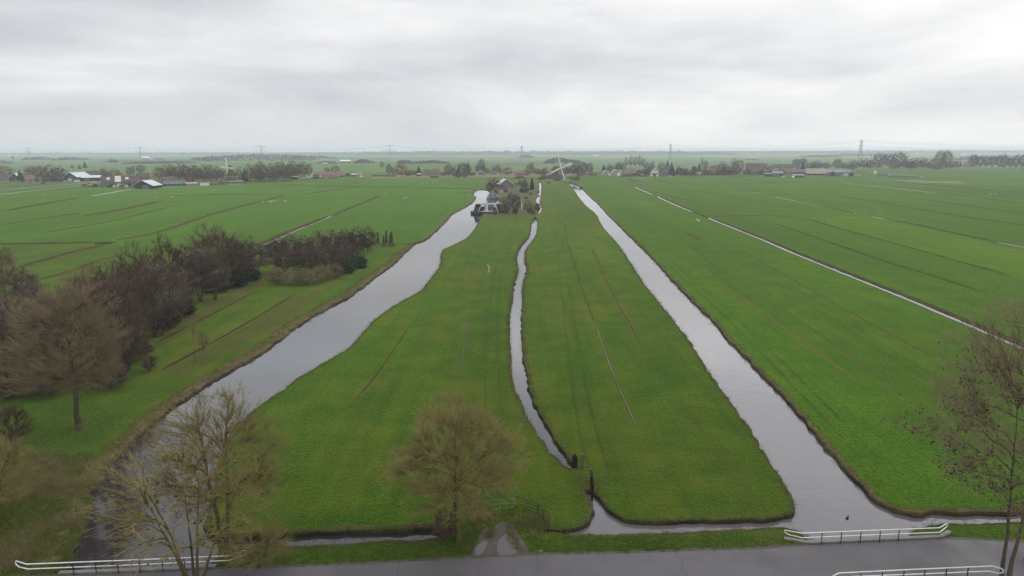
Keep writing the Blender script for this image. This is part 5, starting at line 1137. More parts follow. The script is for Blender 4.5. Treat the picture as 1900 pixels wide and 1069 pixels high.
# ---- boathouse
g = G(914.5, 369, WZ); s = S(914.5, 369)
root = empty("boathouse", g, "boathouse with steep grey pyramid roof standing in the canal", "boathouse")
a = 11.5*s; hh = HT(914.5, 371, 358.8)
r_ = MB(); r_.add([(-a, 0, .9), (a, 0, .9), (a, 2*a, .9), (-a, 2*a, .9), (-a*.55, a*.5, 1.0+hh*.40), (a*.55, a*.5, 1.0+hh*.40), (a*.55, a*1.5, 1.0+hh*.40), (-a*.55, a*1.5, 1.0+hh*.40), (0, a, hh+.6)], ((3, 2, 1, 0), (0, 1, 5, 4), (1, 2, 6, 5), (2, 3, 7, 6), (3, 0, 4, 7), (4, 5, 8), (5, 6, 8), (6, 7, 8), (7, 4, 8))); r_.build("roof", M['slate'], root)
for sx in (-1, 1):
    for yy in (.4, 2*a-.4):
        p_ = MB(); p_.box(sx*(a-.4)-.14, sx*(a-.4)+.14, yy-.14, yy+.14, -1, 1.0); p_.build("post", M['darkwood'], root)
for sx in (-.35, .4):
    q = MB(); q.box(sx*a-.5, sx*a+.5, a*.22, a*.3, 1.3, 2.3); q.build("dormer_window", M['glass'], root)
# ---- footbridge
A = G(1067, 346.5, .5); B = G(1077, 347.5, .5)
root = empty("footbridge", (A+B)/2, "low white-sided footbridge over the right canal", "bridge", rz=math.atan2(B.y-A.y, B.x-A.x))
L_ = (B-A).length/2+1.6
t = MB(); t.box(-L_, L_, -1.0, 1.0, -.3, 0); t.build("deck", M['concrete'], root)
t = MB(); t.box(-L_+1, L_-1, -1.12, -1.0, -.25, .35); t.build("side_board", M['render'], root)
for sy in (-.9, .9):
    t = MB(); t.tube([(-L_, sy, .95), (L_, sy, .95)], .08, 5); [t.tube([(u*L_, sy, 0), (u*L_, sy, .95)], .06, 5) for u in (-1, -.33, .33, 1)]; t.build("railing", M['wood'], root)
for sx in (-1, 1):
    t = MB(); t.box(sx*L_-.5, sx*L_+.5, -1.4, 1.4, -1.4, .2); t.build("abutment", M['darkwood'], root)
# ---- windmills
def sails(root, hub, L_, rot, yawn, parentname="sail"):
    """four sails: stock, lattice; turned in the plane of the wind shaft"""
    for k in range(4):
        a = rot+k*math.pi/2
        M4 = Matrix.Translation(hub) @ Matrix.Rotation(yawn, 4, 'Z') @ Matrix.Rotation(R(8), 4, 'X') @ Matrix.Rotation(a, 4, 'Y')
        st_ = MB(); st_.box(-.38, .38, -.28, .28, 0, L_, M4); so_ = st_.build("sail", M['sail'], root)
        lt = MB()
        n = 16
        for i in range(n): 
            z = L_*(.16+.83*i/(n-1)); lt.box(-.18, 1.5, -.33, -.27, z-.035, z+.035, M4)
        for x_ in (.75, 1.48): lt.box(x_-.04, x_+.04, -.40, -.34, L_*.16, L_*.99, M4)
        lt.box(-.66, -.39, -.20, -.14, L_*.2, L_*.98, M4)
        lt.build("lattice", M['sail'], so_)
g = G(1033.5, 335); s = S(1033.5, 335)
root = empty("windmill", g, "thatched polder windmill with four crossed pale sails", "windmill")
hc = HT(1033.5, 335, 312); hub = Vector((7.0*s, -7.5*s*.9, hc+.3))
tw = MB(); tw.lathe([(13.2*s, -.3), (12.3*s, 2.5), (10.2*s, hc*.40), (7.4*s, hc*.82), (7.0*s, hc*.88)], 8, a0=math.pi/8); tw.build("tower", M['thatch_d'], root)
cp = MB(); cp.lathe([(7.6*s, hc*.86), (7.7*s, hc*.93), (6.6*s, hc*1.06), (4.2*s, hc*1.15), (.3, hc*1.19)], 14); cp.build("cap", M['thatch_d'], root, smooth=True)
sh = MB(); sh.tube([(1.5*s, -1.5*s, hc*.98), hub], .5, 8); sh.build("wind_shaft", M['darkwood'], root)
sails(root, hub, 23*s, math.atan2(-9, 21)*1.0, R(28)); 
w_ = MB(); w_.box(3.0*s, 8.0*s, -8.4*s, -7.9*s, hc*.45, hc*.80); w_.build("window", M['glass'], root)
w_ = MB(); [w_.box((2.6+1.9*k)*s-.15, (2.6+1.9*k)*s+.15, -8.8*s, -8.45*s, hc*.44, hc*.82) for k in range(4)]; w_.build("window_frame", M['white'], root)
w_ = MB(); w_.box(-2.2*s, -.6*s, -12.8*s, -12.0*s, .2, 2.4); w_.build("door", M['darkwood'], root)
t = MB(); t.tube([(-6*s, 6*s, hc*.95), (-11*s, 12*s, 1.0)], .25, 5); t.tube([(-2*s, 9*s, hc*.95), (-11*s, 12*s, 1.0)], .2, 5); t.tube([(-8*s, 2*s, hc*.9), (-11*s, 12*s, 1.0)], .2, 5); t.build("tail_pole", M['wood'], root)
A = G(1021, 335.6); B = G(1059, 335.2)
root = empty("white_fence", (A+B)/2, "white plank fence in front of the polder windmill", "fence")
d = (B-A); L_ = d.length
t = MB(); [t.box(-L_/2, L_/2, -.05, .05, z, z+.22) for z in (.45, 1.0)]; t.build("rail", M['white'], root)
for k in range(9):
    t = MB(); x_ = -L_/2+L_*k/8; t.box(x_-.1, x_+.1, .06, .2, -.2, 1.35); t.build("post", M['white'], root)
bldg("mill_shed", "small white-trimmed shed behind the white fence at the windmill", "shed", 1026, 334.6, 10, 6, 331.5, 330, 'lean', m_['cream'], m_['tile'], wins=((-.4, .4, 1.2, 1.0), (.3, .4, 1.2, 1.0)))
g = G(429.5, 342); s = S(429.5, 342)*math.cos(facing(G(429.5, 342)))
root = empty("tower_mill", g, "tower mill with balcony and upright sails before the left wood", "windmill", rz=facing(g))
hc = HT(429.5, 342, 311); hs = HT(429.5, 342, 330)
t = MB(); t.lathe([(10.5*s, -.3), (9.8*s, hs)], 8, a0=math.pi/8); t.build("base", M['brick'], root)
t = MB(); t.lathe([(9.4*s, hs+.1), (7.6*s, hs+(hc-hs)*.4), (5.4*s, hc*.96)], 8, a0=math.pi/8); t.build("tower", M['thatch_d'], root)
t = MB(); t.lathe([(13.5*s, hs-.25), (13.5*s, hs+.05)], 16); t.build("balcony", M['wood'], root)
t = MB(); t.tube([(13.2*s*math.cos(k*.3927), 13.2*s*math.sin(k*.3927), hs+1.1) for k in range(17)], .1, 4)
for k in range(16): t.tube([(13.2*s*math.cos(k*.3927), 13.2*s*math.sin(k*.3927), hs), (13.2*s*math.cos(k*.3927), 13.2*s*math.sin(k*.3927), hs+1.1)], .07, 4)
t.build("balustrade", M['cream'], root)
t = MB(); t.lathe([(5.9*s, hc*.94), (6.0*s, hc*.99), (5.0*s, hc*1.06), (2.6*s, hc*1.11), (.3, hc*1.13)], 14); t.build("cap", M['thatch_d'], root, smooth=True)
hub = Vector((-5.8*s, -5*s, hc)); t = MB(); t.tube([(0, 0, hc), hub], .45, 8); t.build("wind_shaft", M['darkwood'], root)
sails(root, hub, 19.5*s, R(3), R(-52))
t = MB(); t.tube([(4*s, 2*s, hc*.97), (10.5*s, 4*s, hs)], .25, 5); t.tube([(5.5*s, -1*s, hc*.92), (10.5*s, 4*s, hs)], .22, 5); t.tube([(2*s, 5.5*s, hc*.92), (10.5*s, 4*s, hs)], .22, 5); t.build("tail_pole", M['wood'], root)
for x_ in (-4, 0, 4):
    t = MB(); t.box(x_*s-.6, x_*s+.6, -10.35*s, -9.55*s, 1.0, hs*.6); t.build("window", M['glass'], root)
# ---- pylons and wires
def pylon(x, toprow, hgt, hor, label, wide=1.0, az=0, style=0):
    D_ = (hgt-H)*F/(hor-toprow)
    dd = ray(x, hor); g = Vector((dd.x/dd.y*D_, D_, 0))
    root = empty("pylon", g, label, "pylon", "power pylons along the horizon", rz=az)
    leg = MB(); r0 = .16*wide
    b_, w1_, t_ = hgt*.065, hgt*.035, hgt*.02
    def half(z): 
        k = z/hgt
        return b_*(1-k/.6)+w1_*(k/.6) if k < .6 else w1_*(1-(k-.6)/.4)+t_*(k-.6)/.4
    lev = [0, .16, .3, .42, .52, .6, .68, .76, .84, .92, 1.0]
    for sx in (-1, 1):
        for sy in (-1, 1):
            leg.tube([(sx*half(z*hgt), sy*half(z*hgt), z*hgt) for z in lev], r0, 4)
    leg.build("leg_frame", M['steel_far'], root)
    br = MB()
    for i in range(len(lev)-1):
        z0, z1 = lev[i]*hgt, lev[i+1]*hgt; a_, c_ = half(z0), half(z1)
        for (p, q) in (((-a_, -a_), (c_, -c_)), ((a_, -a_), (-c_, -c_)), ((-a_, a_), (c_, c_)), ((a_, a_), (-c_, c_)), ((-a_, -a_), (-c_, c_)), ((a_, -a_), (c_, c_))):
            br.tube([(p[0], p[1], z0), (q[0], q[1], z1)], r0*.6, 3, cap=False)
    br.build("bracing", M['steel_far'], root)
    arms = ((.70, .34), (.97, .26)) if style == 0 else ((.66, .16), (.80, .20), (.93, .15))
    for z, sp in arms:
        am = MB(); zz = z*hgt; L_ = sp*hgt
        for sy in (-.5, .5): am.tube([(-L_, 0, zz), (0, sy*2, zz+1.5*(1 if z < .9 else .6)), (L_, 0, zz)], r0*.8, 3)
        am.tube([(-L_, 0, zz), (L_, 0, zz)], r0*.8, 3)
        for u in (-1, -.6, .6, 1): am.tube([(u*L_*.98, 0, zz), (u*L_*.98, 0, zz-2.6)], .22, 4)
        am.build("cross_arm", M['steel_far'], root)
    return g, hgt, arms
M['steel_far'] = pm("weathered_pylon_steel", (0.27, 0.28, 0.29), None, 1, 0.7)
py_ = []
PY = [(53, 274.5, 44, 281.9, "leftmost power pylon, above the far left hamlet", 0), (260, 272.5, 44, 281.4, "power pylon above the two far white-roofed barns", 0), (485, 271.2, 44, 280.9, "power pylon above the large blue-grey wood", 0), (723, 269.5, 44, 280.4, "power pylon left of centre above the golden tree", 0),
      (968, 270.8, 43, 279.9, "forked power pylon near the picture centre", 1), (1244, 267.2, 44, 279.3, "narrow power pylon above the white villa", 1), (1597, 259.6, 47, 278.5, "tallest power pylon, above the right barns", 1)]
for x, tr_, h_, ho, lb, stl in PY: py_.append(pylon(x, tr_, h_, ho, lb, 1.15, az=R(12) if stl == 0 else R(62 if x < 1500 else 50), style=stl))
ends = [Vector((py_[0][0].x-520, py_[0][0].y+40, 0))]+[p[0] for p in py_]+[Vector((py_[-1][0].x+420, py_[-1][0].y-330, 0))]
for i in range(len(ends)-1):
    if i == 4: pass
    A, B = ends[i], ends[i+1]; t = MB()
    hA = py_[min(max(i-1, 0), 6)][1]; hB = py_[min(i, 6)][1]
    dv = (B-A); pr = Vector((dv.y, -dv.x, 0)).normalized()
    for z, o in ((.66, 8), (.80, -10), (.93, 6), (.98, 0)):
        pts = []
        for k in range(15):
            q = k/14; p = A.lerp(B, q)+pr*o; pts.append((p.x, p.y, (hA*(1-q)+hB*q)*z-4*q*(1-q)*11*min(1.0, dv.length/500)))
        t.tube(pts, .085, 3, cap=False)
    tag(t.build("power_line", M['steel_far']), "thin sagging power lines, %s span of the pylon row from the left" % ORD[i], "power line", "spans of power line between the pylons")
# ---- poles, lamps, cars, animals
def pole(x, y, top, label, mat, arm=0, name="street_lamp", cat="lamp", r=.12, group=None):
    h_ = HT(x, y, top); root = empty(name, G(x, y), label, cat, group)
    t = MB(); t.tube([(0, 0, -.2), (0, 0, h_)], [r*1.2, r*.8], 7); t.build("post", mat, root)
    if arm:
        t = MB(); t.tube([(0, 0, h_), (arm*.5, 0, h_+.12), (arm, 0, h_+.1)], r*.6, 5); t.build("arm", mat, root)
        t = MB(); t.box(arm-.1, arm+.7, -.16, .16, h_-.03, h_+.14); t.build("lamp_head", M['steel'], root)
lg = "street lamps along the far left road"
for x, y, tp, lb in ((23, 348, 332, "street lamp, leftmost along the far left road"), (53.5, 344.5, 331, "street lamp in front of the golden tree at the far left"), (74, 342.5, 325.8, "street lamp in front of the large brown trees on the left"), (118, 339, 325, "street lamp beside the black gabled barn")):
    pole(x, y, tp, lb, M['steel'], 1.6, group=lg)
pole(387.5, 339, 329, "thin pale mast above the low brick building", M['steel'], 0, "mast", "mast")
pole(670.5, 328.5, 316, "white mast beside the small pale brick shed", M['white'], 0, "mast", "mast", .18)
pole(673.5, 328, 312, "tall thin mast right of the white mast", M['steel'], 0, "mast", "mast", .1)
pole(1615, 300, 287, "dark chimney-like mast above the right tree belt", M['darkpost'], 0, "mast", "mast", .5)
pole(1049, 342, 337.5, "short dark post at the head of the right canal", M['darkpost'], 0, "post", "post", .3)
pole(968, 388, 374.5, "white post in the canal farm garden", M['white'], 0, "post", "post", .2)
pole(924, 332, 324, "thin post below the small white gable house", M['darkpost'], 0, "post", "post", .15)
pole(1329, 282.5, 271, "thin far radio mast on the horizon right of the narrow pylon", M['steel_far'], 0, "radio_mast", "mast", 1.0)
def car(x, y, label, yaw, mat, van=False):
    g = G(x, y); root = empty("van" if van else "car", g, label, "van" if van else "car", rz=facing(g)+R(yaw))
    L_, h_ = (5.2, 2.2) if van else (4.3, 1.45)
    pr = [(-L_/2, .3), (-L_/2, h_*.55), (-L_/2+.9, h_*.6), (-L_/2+1.5, h_), (L_/2-.5, h_), (L_/2, h_*.62), (L_/2, .3)]
    t = MB(); n = len(pr); t.add([(p[0], -.85, p[1]) for p in pr]+[(p[0], .85, p[1]) for p in pr], [tuple(range(n)), tuple(range(2*n-1, n-1, -1))]+[(i, (i+1) % n, n+(i+1) % n, n+i) for i in range(n)]); t.build("body", mat, root)
    t = MB(); t.box(-L_/2+1.4, L_/2-.7, -.88, -.86, h_*.62, h_*.92); t.build("window", M['glass'], root)
    for sx in (-1, 1):
        for sy in (-1, 1):
            t = MB(); t.tube([(sx*L_*.31, sy*.72, .32), (sx*L_*.31, sy*.9, .32)], .33, 12); t.build("wheel", M['tyre'], root)
car(572, 330.5, "white van parked left of the red-roofed row", 5, M['carw'], True); car(563, 332, "white car parked left of the white van", 8, M['carw']); car(606, 330.8, "pale car parked before the joined red-roofed houses", 0, M['carw'])
car(79, 341.2, "dark car on the far left road", 6, M['card']); car(120, 337.5, "white car beside the street lamp at the black barn", 4, M['carw']); car(143, 337.6, "white van at the doors of the black gabled barn", 4, M['carw'], True)
car(1242, 327.6, "white car in front of the dark steep-roofed house", 0, M['carw']); car(1257, 327.2, "pale car parked before the low brown roofed house", 0, M['carw']); car(1377, 322.3, "white car below the pink brick gable house", 0, M['carw'])
car(1850, 309.6, "white van beside the far right road", 0, M['carw'], True); car(671, 328.8, "white car at the foot of the white mast", 20, M['carw']); car(1453, 329.5, "white car in front of the grey barn", 10, M['carw']); car(1472, 330, "white van before the rounded shed", 80, M['carw'], True)
# excavator
g = G(168, 346.5); root = empty("excavator", g, "yellow excavator on the yard left of the long dark barn", "excavator", rz=facing(g))
t = MB(); t.box(-1.8, 1.8, -1.3, -.6, 0, .8); t.box(-1.8, 1.8, .6, 1.3, 0, .8); t.build("tracks", M['tyre'], root)
t = MB(); t.box(-1.6, 1.6, -1.2, 1.2, .9, 2.2); t.build("body", M['yellow'], root)
t = MB(); t.box(-1.5, -.1, -1.1, 0, 2.2, 3.4); t.build("cab", M['glass'], root)
t = MB(); t.tube([(.5, 0, 2), (2.6, 0, 5.2), (4.8, 0, 3.6), (5.2, 0, 1.4)], .28, 5); t.build("arm", M['yellow'], root)
for i, (x, y, w, h_, mt) in enumerate([(157, 346.5, 8, 2.6, 'greyboard'), (177, 346.8, 8, 2.2, 'darkwood'), (185, 347, 6, 2.4, 'greysheet'), (203, 348, 8, 2.2, 'black'), (212, 347.5, 5, 1.6, 'white'), (225, 348, 8, 2.4, 'tealsheet'), (235, 348, 5, 2.2, 'cream'), (248, 350.8, 5, 1.6, 'tealsheet')]):
    g = G(x, y); s = S(x, y); root = empty("stacked_crate", g, "big storage crate, %s from the left on the yard before the long dark barn" % ORD[i], "crate", "storage crates on the barn yard", rz=facing(g)+R(7*i-20))
    t = MB(); L_ = w*s*.4; t.box(-L_, L_, -1.2, 1.2, .12, h_); t.build("body", M[mt], root)
    t = MB(); [t.box(u-.15, u+.15, -1.25, 1.25, 0, .115) for u in (-L_*.8, 0, L_*.8)]; t.build("pallet", M['wood'], root)
    t = MB(); t.box(-L_-.1, L_+.1, -1.3, 1.3, h_+.003, h_+.15); t.build("lid", M['greysheet'], root)
def hedge(x0, x1, y, top, label, seed, mat='conif'):
    A, B = G(x0, y), G(x1, y); h_ = HT((x0+x1)/2, y, top); rng = random.Random(seed); t = MB(); L_ = (B-A).length
    for i in range(int(L_*h_*10)):
        p = A.lerp(B, rng.random()); t.leaf(Vector((p.x, p.y+rng.uniform(-.8, .8), h_*rng.random()**.7*(.85+.25*nz(p.x*.3, seed)))), .4, rng)
    tag(t.build("hedge", M[mat]), label, "hedge")
hedge(692, 735, 328, 325, "long low dark hedge left of the large golden tree", 1); hedge(955, 976, 331.5, 329, "dark low hedge behind the canal farm", 2); hedge(1150, 1200, 328, 324.5, "brown clipped hedge in front of the wide brown roofed house", 3, 'tw_brown')
hedge(1270, 1330, 325.5, 322.8, "low hedge before the village houses right of the villa", 4, 'tw_brown'); hedge(1335, 1365, 325.5, 321.5, "dark hedge left of the pink gable house", 5, 'tw_brown'); hedge(560, 630, 331, 329.6, "low clipped hedge along the red-roofed row", 6, 'tw_brown'); hedge(450, 545, 337, 335.4, "low dark hedge along the foot of the left wood", 7, 'tw_brown')
def bird(name, x, y, label, cat, mat, sc_, group, rz=0, z=0, flat=1.0):
    root = empty(name, G(x, y, z) if z == 0 else G(x, y, z), label, cat, group, rz=rz, sc=(sc_, sc_, sc_*flat))
    bm = bmesh.new(); bmesh.ops.create_uvsphere(bm, u_segments=12, v_segments=8, radius=1)
    for v in bm.verts:
        x_ = v.co.x; v.co = Vector((x_*.52, v.co.y*.26, v.co.z*.24+.30+(.10*max(0, -x_)**2)))
    me = bpy.data.meshes.new("body"); bm.to_mesh(me); bm.free(); me.materials.append(mat)
    o = bpy.data.objects.new("body", me); COL.objects.link(o); o.parent = root
    t = MB(); t.tube([(.38, 0, .36), (.55, 0, .5), (.56, 0, .72), (.60, 0, .86), (.72, 0, .86)], [.13, .085, .07, .09, .05], 7); t.build("neck_and_head", mat, root)
    t = MB(); t.tube([(.72, 0, .86), (.86, 0, .82)], [.04, .015], 5); t.build("beak", M['yellow'], root)
sw = [(290, 358), (320, 366.5), (332, 353.5), (386, 351.5), (395, 353), (399, 353), (442, 346), (476, 343.5), (568, 342), (574, 341.3), (489, 375), (500, 374.8), (502, 374.3), (504, 375), (507, 374), (512, 374), (528, 373.8), (531, 374), (716, 359.5), (750, 368), (755, 366.5), (870, 363.5), (1293, 408.2), (1295.5, 411), (1298, 410.5), (78, 362.5), (83, 362), (1651, 357.2), (1688, 356.8), (1838, 361.3), (1847, 360.5)]
for i, (x, y) in enumerate(sw):
    near = "by the bend of the left canal" if 700 < x < 900 else "in the right meadow beside the long ditch" if 1200 < x < 1400 else "far off in the right meadow" if x > 1400 else "near the far left road" if x < 100 else "in the flock by the furrow" if 480 < x < 540 else "in the left meadow before the mill" if x < 480 else "at the far edge of the left meadow"
    same = [q for q in sw if ((700 < q[0] < 900), (1200 < q[0] < 1400), q[0] > 1400, q[0] < 100, (480 < q[0] < 540), q[0] < 480) == ((700 < x < 900), (1200 < x < 1400), x > 1400, x < 100, (480 < x < 540), x < 480)]
    bird("swan", x, y, "white swan, %s from left %s" % (ORD[sorted(same).index((x, y))], near), "swan", M['feather'], .75, "white swans on the meadows", rz=random.Random(i).uniform(0, 6))
for i, (x, y) in enumerate([(880, 363.5), (882, 366)]):
    bird("swan", x, y, ("white swan at the water's edge by the upper canal bend, farther one", "white swan at the water's edge by the upper canal bend, nearer one")[i], "swan", M['feather'], .9, "white swans at the canal bend", rz=2*i)
bird("duck", 1572, 963, "dark duck swimming in the right canal near the railing", "duck", M['duck'], .45, None, rz=.9, z=WZ-.04, flat=.55)
# ------------------------------------------------------------------ foreground: railings, bridges, gates, trees, rank grass
def railing(upper, lower, posts, label, hook0=True, hook1=True, zu=1.05, zl=0.60):
    U = [G(x, y, zu) for x, y in upper]; Lw = [G(x, y, zl) for x, y in lower]
    o = G(*upper[len(upper)//2], zu); o.z = 0
    root = empty("railing", o, label, "railing", "white railings along the road")
    loc = lambda P: [p-o for p in P]
    def rail(P):
        t = MB(); t.tube(loc(P), .042, 8); t.build("rail", M['white'], root, smooth=True)
    rail(U); rail(Lw)
    for a, b_, hk in ((U[0], Lw[0], hook0), (U[-1], Lw[-1], hook1)):
        if not hk: continue
        t = MB(); nb = (U[1] if a is U[0] else U[-2]); d = (a-nb).normalized()
        P = [a]+[a.lerp(b_, q)+d*0.22*math.sin(math.pi*q) for q in (.15, .35, .5, .65, .85)]+[b_]
        t.tube(loc(P), .042, 8); t.build("end_bend", M['white'], root, smooth=True)
    for x, y in posts:
        p = G(x, y, zu)-o
        t = MB(); t.box(p.x-.022, p.x+.022, p.y-.03, p.y+.03, -.15, zu-.05); t.build("post", M['darkpost'], root)
railing([(1457, 984), (1487, 989.5), (1743, 979.5), (1757, 971.5)], [(1466, 993), (1488, 998), (1743, 988), (1755, 979)], [(1526, 988), (1562, 986.6), (1598, 985.3), (1634, 984), (1669, 982.5)], "white two-bar railing over the right canal mouth, canal side")
railing([(30, 1041), (49, 1047), (240, 1039.5), (424, 1031.5), (454, 1021.5)], [(35, 1052), (52, 1056), (240, 1048.5), (424, 1040), (452, 1031)], [(134, 1043.6), (176, 1042), (217, 1040.5), (258, 1038.7), (300, 1037), (341, 1035.2), (382, 1033.4)], "long white two-bar railing at lower left behind the alder")
railing([(1535, 1075), (1556, 1063.5), (1700, 1056.5), (1841, 1050.5), (1858, 1055)], [(1545, 1081), (1583, 1070), (1700, 1065.5), (1836, 1060), (1852, 1064)], [(1598, 1061.5), (1638, 1059.5), (1678, 1057.6), (1717, 1056), (1757, 1054), (1797, 1052.3)], "white two-bar railing on the near side of the road at lower right")
def edge_beam(pts, label):
    P = [G(x, y) for x, y in pts]; o = P[0].copy(); root = empty("bridge_kerb", o, label, "kerb", "concrete kerbs of the road bridges")
    t = MB()
    for a, b_ in zip(P, P[1:]):
        d = (b_-a); n_ = Vector((-d.y, d.x, 0)).normalized()*.16; a0, b0 = a-o, b_-o
        vs = [a0-n_, b0-n_, b0+n_, a0+n_]
        t.add([v+Vector((0, 0, -.75)) for v in vs]+[v+Vector((0, 0, .16)) for v in vs], ((3, 2, 1, 0), (4, 5, 6, 7), (0, 1, 5, 4), (1, 2, 6, 5), (2, 3, 7, 6), (3, 0, 4, 7)))
    t.build("beam", M['concrete'], root)
edge_beam([(1455, 1001), (1500, 1008.5), (1744, 997.5), (1762, 988)], "concrete kerb beam below the right canal-side railing")
edge_beam([(110, 1065), (240, 1060), (400, 1052.5)], "dark concrete kerb beam below the lower left railing")
# gates and fences near the track
def wire(P, r, mat, parent, name, o): t = MB(); t.tube([p-o for p in P], r, 6); return t.build(name, mat, parent)
A, B = G(1081, 869), G(1026, 866); o = A.copy(); root = empty("field_gate", o, "five-bar grey gate across the end of the narrow ditch", "gate")
for z in (.25, .5, .75, 1.0, 1.25): wire([A+Vector((0, 0, z)), B+Vector((0, 0, z-.1))], .020, M['darkpost'], root, "bar", o)
for q, rr in ((0, .12), (.27, .09)):
    p = A.lerp(B, q)-o; t = MB(); t.box(p.x-rr, p.x+rr, p.y-rr, p.y+rr, -.4, 1.45); t.build("post", M['wood'] if q == 0 else M['darkwood'], root)
for q in (.22, .31): 
    p = A.lerp(B, q)-o; t = MB(); t.box(p.x-.12, p.x+.12, p.y-.05, p.y+.05, -.3, 1.2); t.build("plank", M['darkwood'], root)
A, B = G(1096, 893), G(1098.5, 921); o = A.copy(); root = empty("ditch_fence", o, "dark wooden fence standing out over the ditch end", "fence")
for q in (0, .5, 1.0):
    p = A.lerp(B, q)-o; t = MB(); t.box(p.x-.09, p.x+.09, p.y-.09, p.y+.09, -1.2, 1.25); t.build("post", M['wood'] if q == 0 else M['darkwood'], root)
for z in (.15, .45, .75, 1.05):
    a, b_ = A-o, B-o; t = MB(); M4 = Matrix.Translation(a+Vector((0.12, 0, z))) @ Matrix.Rotation(math.atan2(b_.y-a.y, b_.x-a.x), 4, 'Z'); t.box(-.15, (b_-a).length+.3, -.025, .025, -.07, .07, M4); t.build("rail", M['darkwood'], root)
P = [G(957, 943), G(976, 949), G(998, 957), G(1008, 968), G(1020, 979)]; o = P[0].copy(); root = empty("mesh_fence", o, "dark wooden fence with mesh sloping beside the track entrance", "fence")
for p in P: q = p-o; t = MB(); t.box(q.x-.07, q.x+.07, q.y-.07, q.y+.07, -.3, 1.2); t.build("post", M['wood'], root)
for z in (.2, .5, .8, 1.1): wire([p+Vector((0, 0, z)) for p in P], .022, M['darkwood'], root, "rail", o)
A, B = G(846, 957), G(955, 947); o = A.copy(); root = empty("steel_gate", o, "thin galvanised gate closing the track behind the middle tree", "gate")
for z in (.3, .7, 1.1): wire([A+Vector((0, 0, z)), B+Vector((0, 0, z))], .006, M['steel'], root, "bar", o)
for q in (0, .25, .5, .75, 1): p = A.lerp(B, q); wire([p, p+Vector((0, 0, 1.15))], .010, M['steel'], root, "upright", o)
# ---- big foreground trees
def big_tree(name, px, py, label, tm, cm, top, wpx, leaves=0, leafreg=None, **kw):
    g = G(px, py); h_ = HT(px, py, top); w_ = wpx*S(px, py)*0.97
    T, C, tw = make_tree(h=h_, w=w_, **kw)
    root = empty(name, g, label, "tree")
    T.build("trunk", M[tm], root); C.build("crown", M[cm], root)
    if leaves:
        rng = random.Random(kw['seed']+50); L_ = MB(); c_ = [p for p, d in tw if leafreg is None or leafreg(p, h_, w_)]
        for i in range(leaves):
            p = rng.choice(c_)+Vector((rng.gauss(0, .18), rng.gauss(0, .18), rng.gauss(0, .15)))
            for k in range(3): L_.leaf(p+Vector((rng.gauss(0, .05), rng.gauss(0, .05), rng.gauss(0, .05))), rng.uniform(.035, .075), rng)
        tag(L_.build("withered_leaf", M['deadleaf'], root), kind="stuff")
    return root
big_tree("bare_tree", 850, 1002, "round olive bare tree beside the track in the middle", 'bark', 'tw_olive', 752, 262, seed=21, base=0.27, tr=.26, n=(15, 150, 1300, 23000), rad=(.06, .03, .015, .012), tw=.75, zfrac=.50, bottom=1.0, lump=.26)
big_tree("bare_tree", 147, 797, "tall broad tan bare tree before the left wood", 'bark', 'tw_tan', 512, 215, seed=22, base=0.16, tr=.36, n=(16, 140, 1200, 22000), rad=(.12, .045, .02, .015), tw=1.0, zfrac=.48, lump=.28, upw=.9)
big_tree("alder_tree", 362, 1090, "many-stemmed bare alder behind the lower left railing", 'bark', 'tw_olive', 800, 350, leaves=420, seed=23, base=0.22, tr=.125, n=(16, 130, 800, 8000), rad=(.05, .027, .015, .011), tw=.6, stems=5, zfrac=.52, spread=.30, lump=.3)
big_tree("bare_tree", 419, 1012, "spreading bare tree left of the island's near corner", 'bark', 'tw_olive', 726, 285, seed=24, base=0.20, tr=.22, n=(14, 120, 900, 11000), rad=(.08, .034, .015, .0115), tw=.75, stems=2, spread=.14, zfrac=.52, lump=.28)
big_tree("alder_tree", 1868, 1072, "tall forked alder with dark withered leaves at the right edge", 'bark_d', 'tw_red', 545, 470, leaves=1000, leafreg=lambda p, h_, w_: p.x < -w_*.10 and p.y < w_*.25 and .25*h_ < p.z < .80*h_, seed=25, base=0.20, tr=.145, n=(20, 150, 1100, 15000), rad=(.046, .026, .013, .010), tw=.75, stems=2, spread=.16, zfrac=.54, lump=.3)
big_tree("bare_tree", 1905, 1040, "grey bare tree leaning in at the right edge behind the alder", 'bark_d', 'tw_red', 495, 360, seed=26, base=0.25, tr=.15, n=(14, 110, 750, 9500), rad=(.06, .03, .014, .0105), tw=.75, zfrac=.55, lump=.3)
big_tree("bare_tree", -18, 985, "olive bare tree cut by the left edge above the bank", 'bark', 'tw_olive', 795, 180, seed=27, base=0.15, tr=.18, n=(14, 90, 650, 9000), rad=(.07, .03, .015, .012), tw=.7, stems=3, spread=.25, zfrac=.5)
big_tree("bare_shrub", 26, 832, "round bare shrub left of the tall tan tree's trunk", 'bark_d', 'tw_brown', 745, 75, seed=28, base=0.08, tr=.08, n=(12, 80, 450, 5000), rad=(.05, .022, .012, .008), tw=.5, stems=4, zfrac=.45)
big_tree("sapling", 363, 672, "thin bare sapling on the trampled strip", 'bark', 'tw_tan', 588, 28, seed=29, base=0.3, tr=.06, n=(9, 34, 110, 380), rad=(.03, .015, .009, .008), tw=.5, zfrac=.55)
big_tree("bare_shrub", 378, 650, "small brown shrub behind the thin sapling", 'bark_d', 'tw_brown', 615, 24, seed=30, base=0.1, tr=.04, n=(8, 40, 160, 900), rad=(.02, .012, .009, .008), tw=.5, stems=4, zfrac=.45)
big_tree("bare_shrub", 826, 1000, "dark leafless shrub at the end of the roadside ditch", 'bark_d', 'tw_brown', 945, 46, seed=31, base=0.05, tr=.05, n=(10, 60, 300, 2600), rad=(.03, .015, .009, .007), tw=.45, stems=7, zfrac=.4, spread=.4)
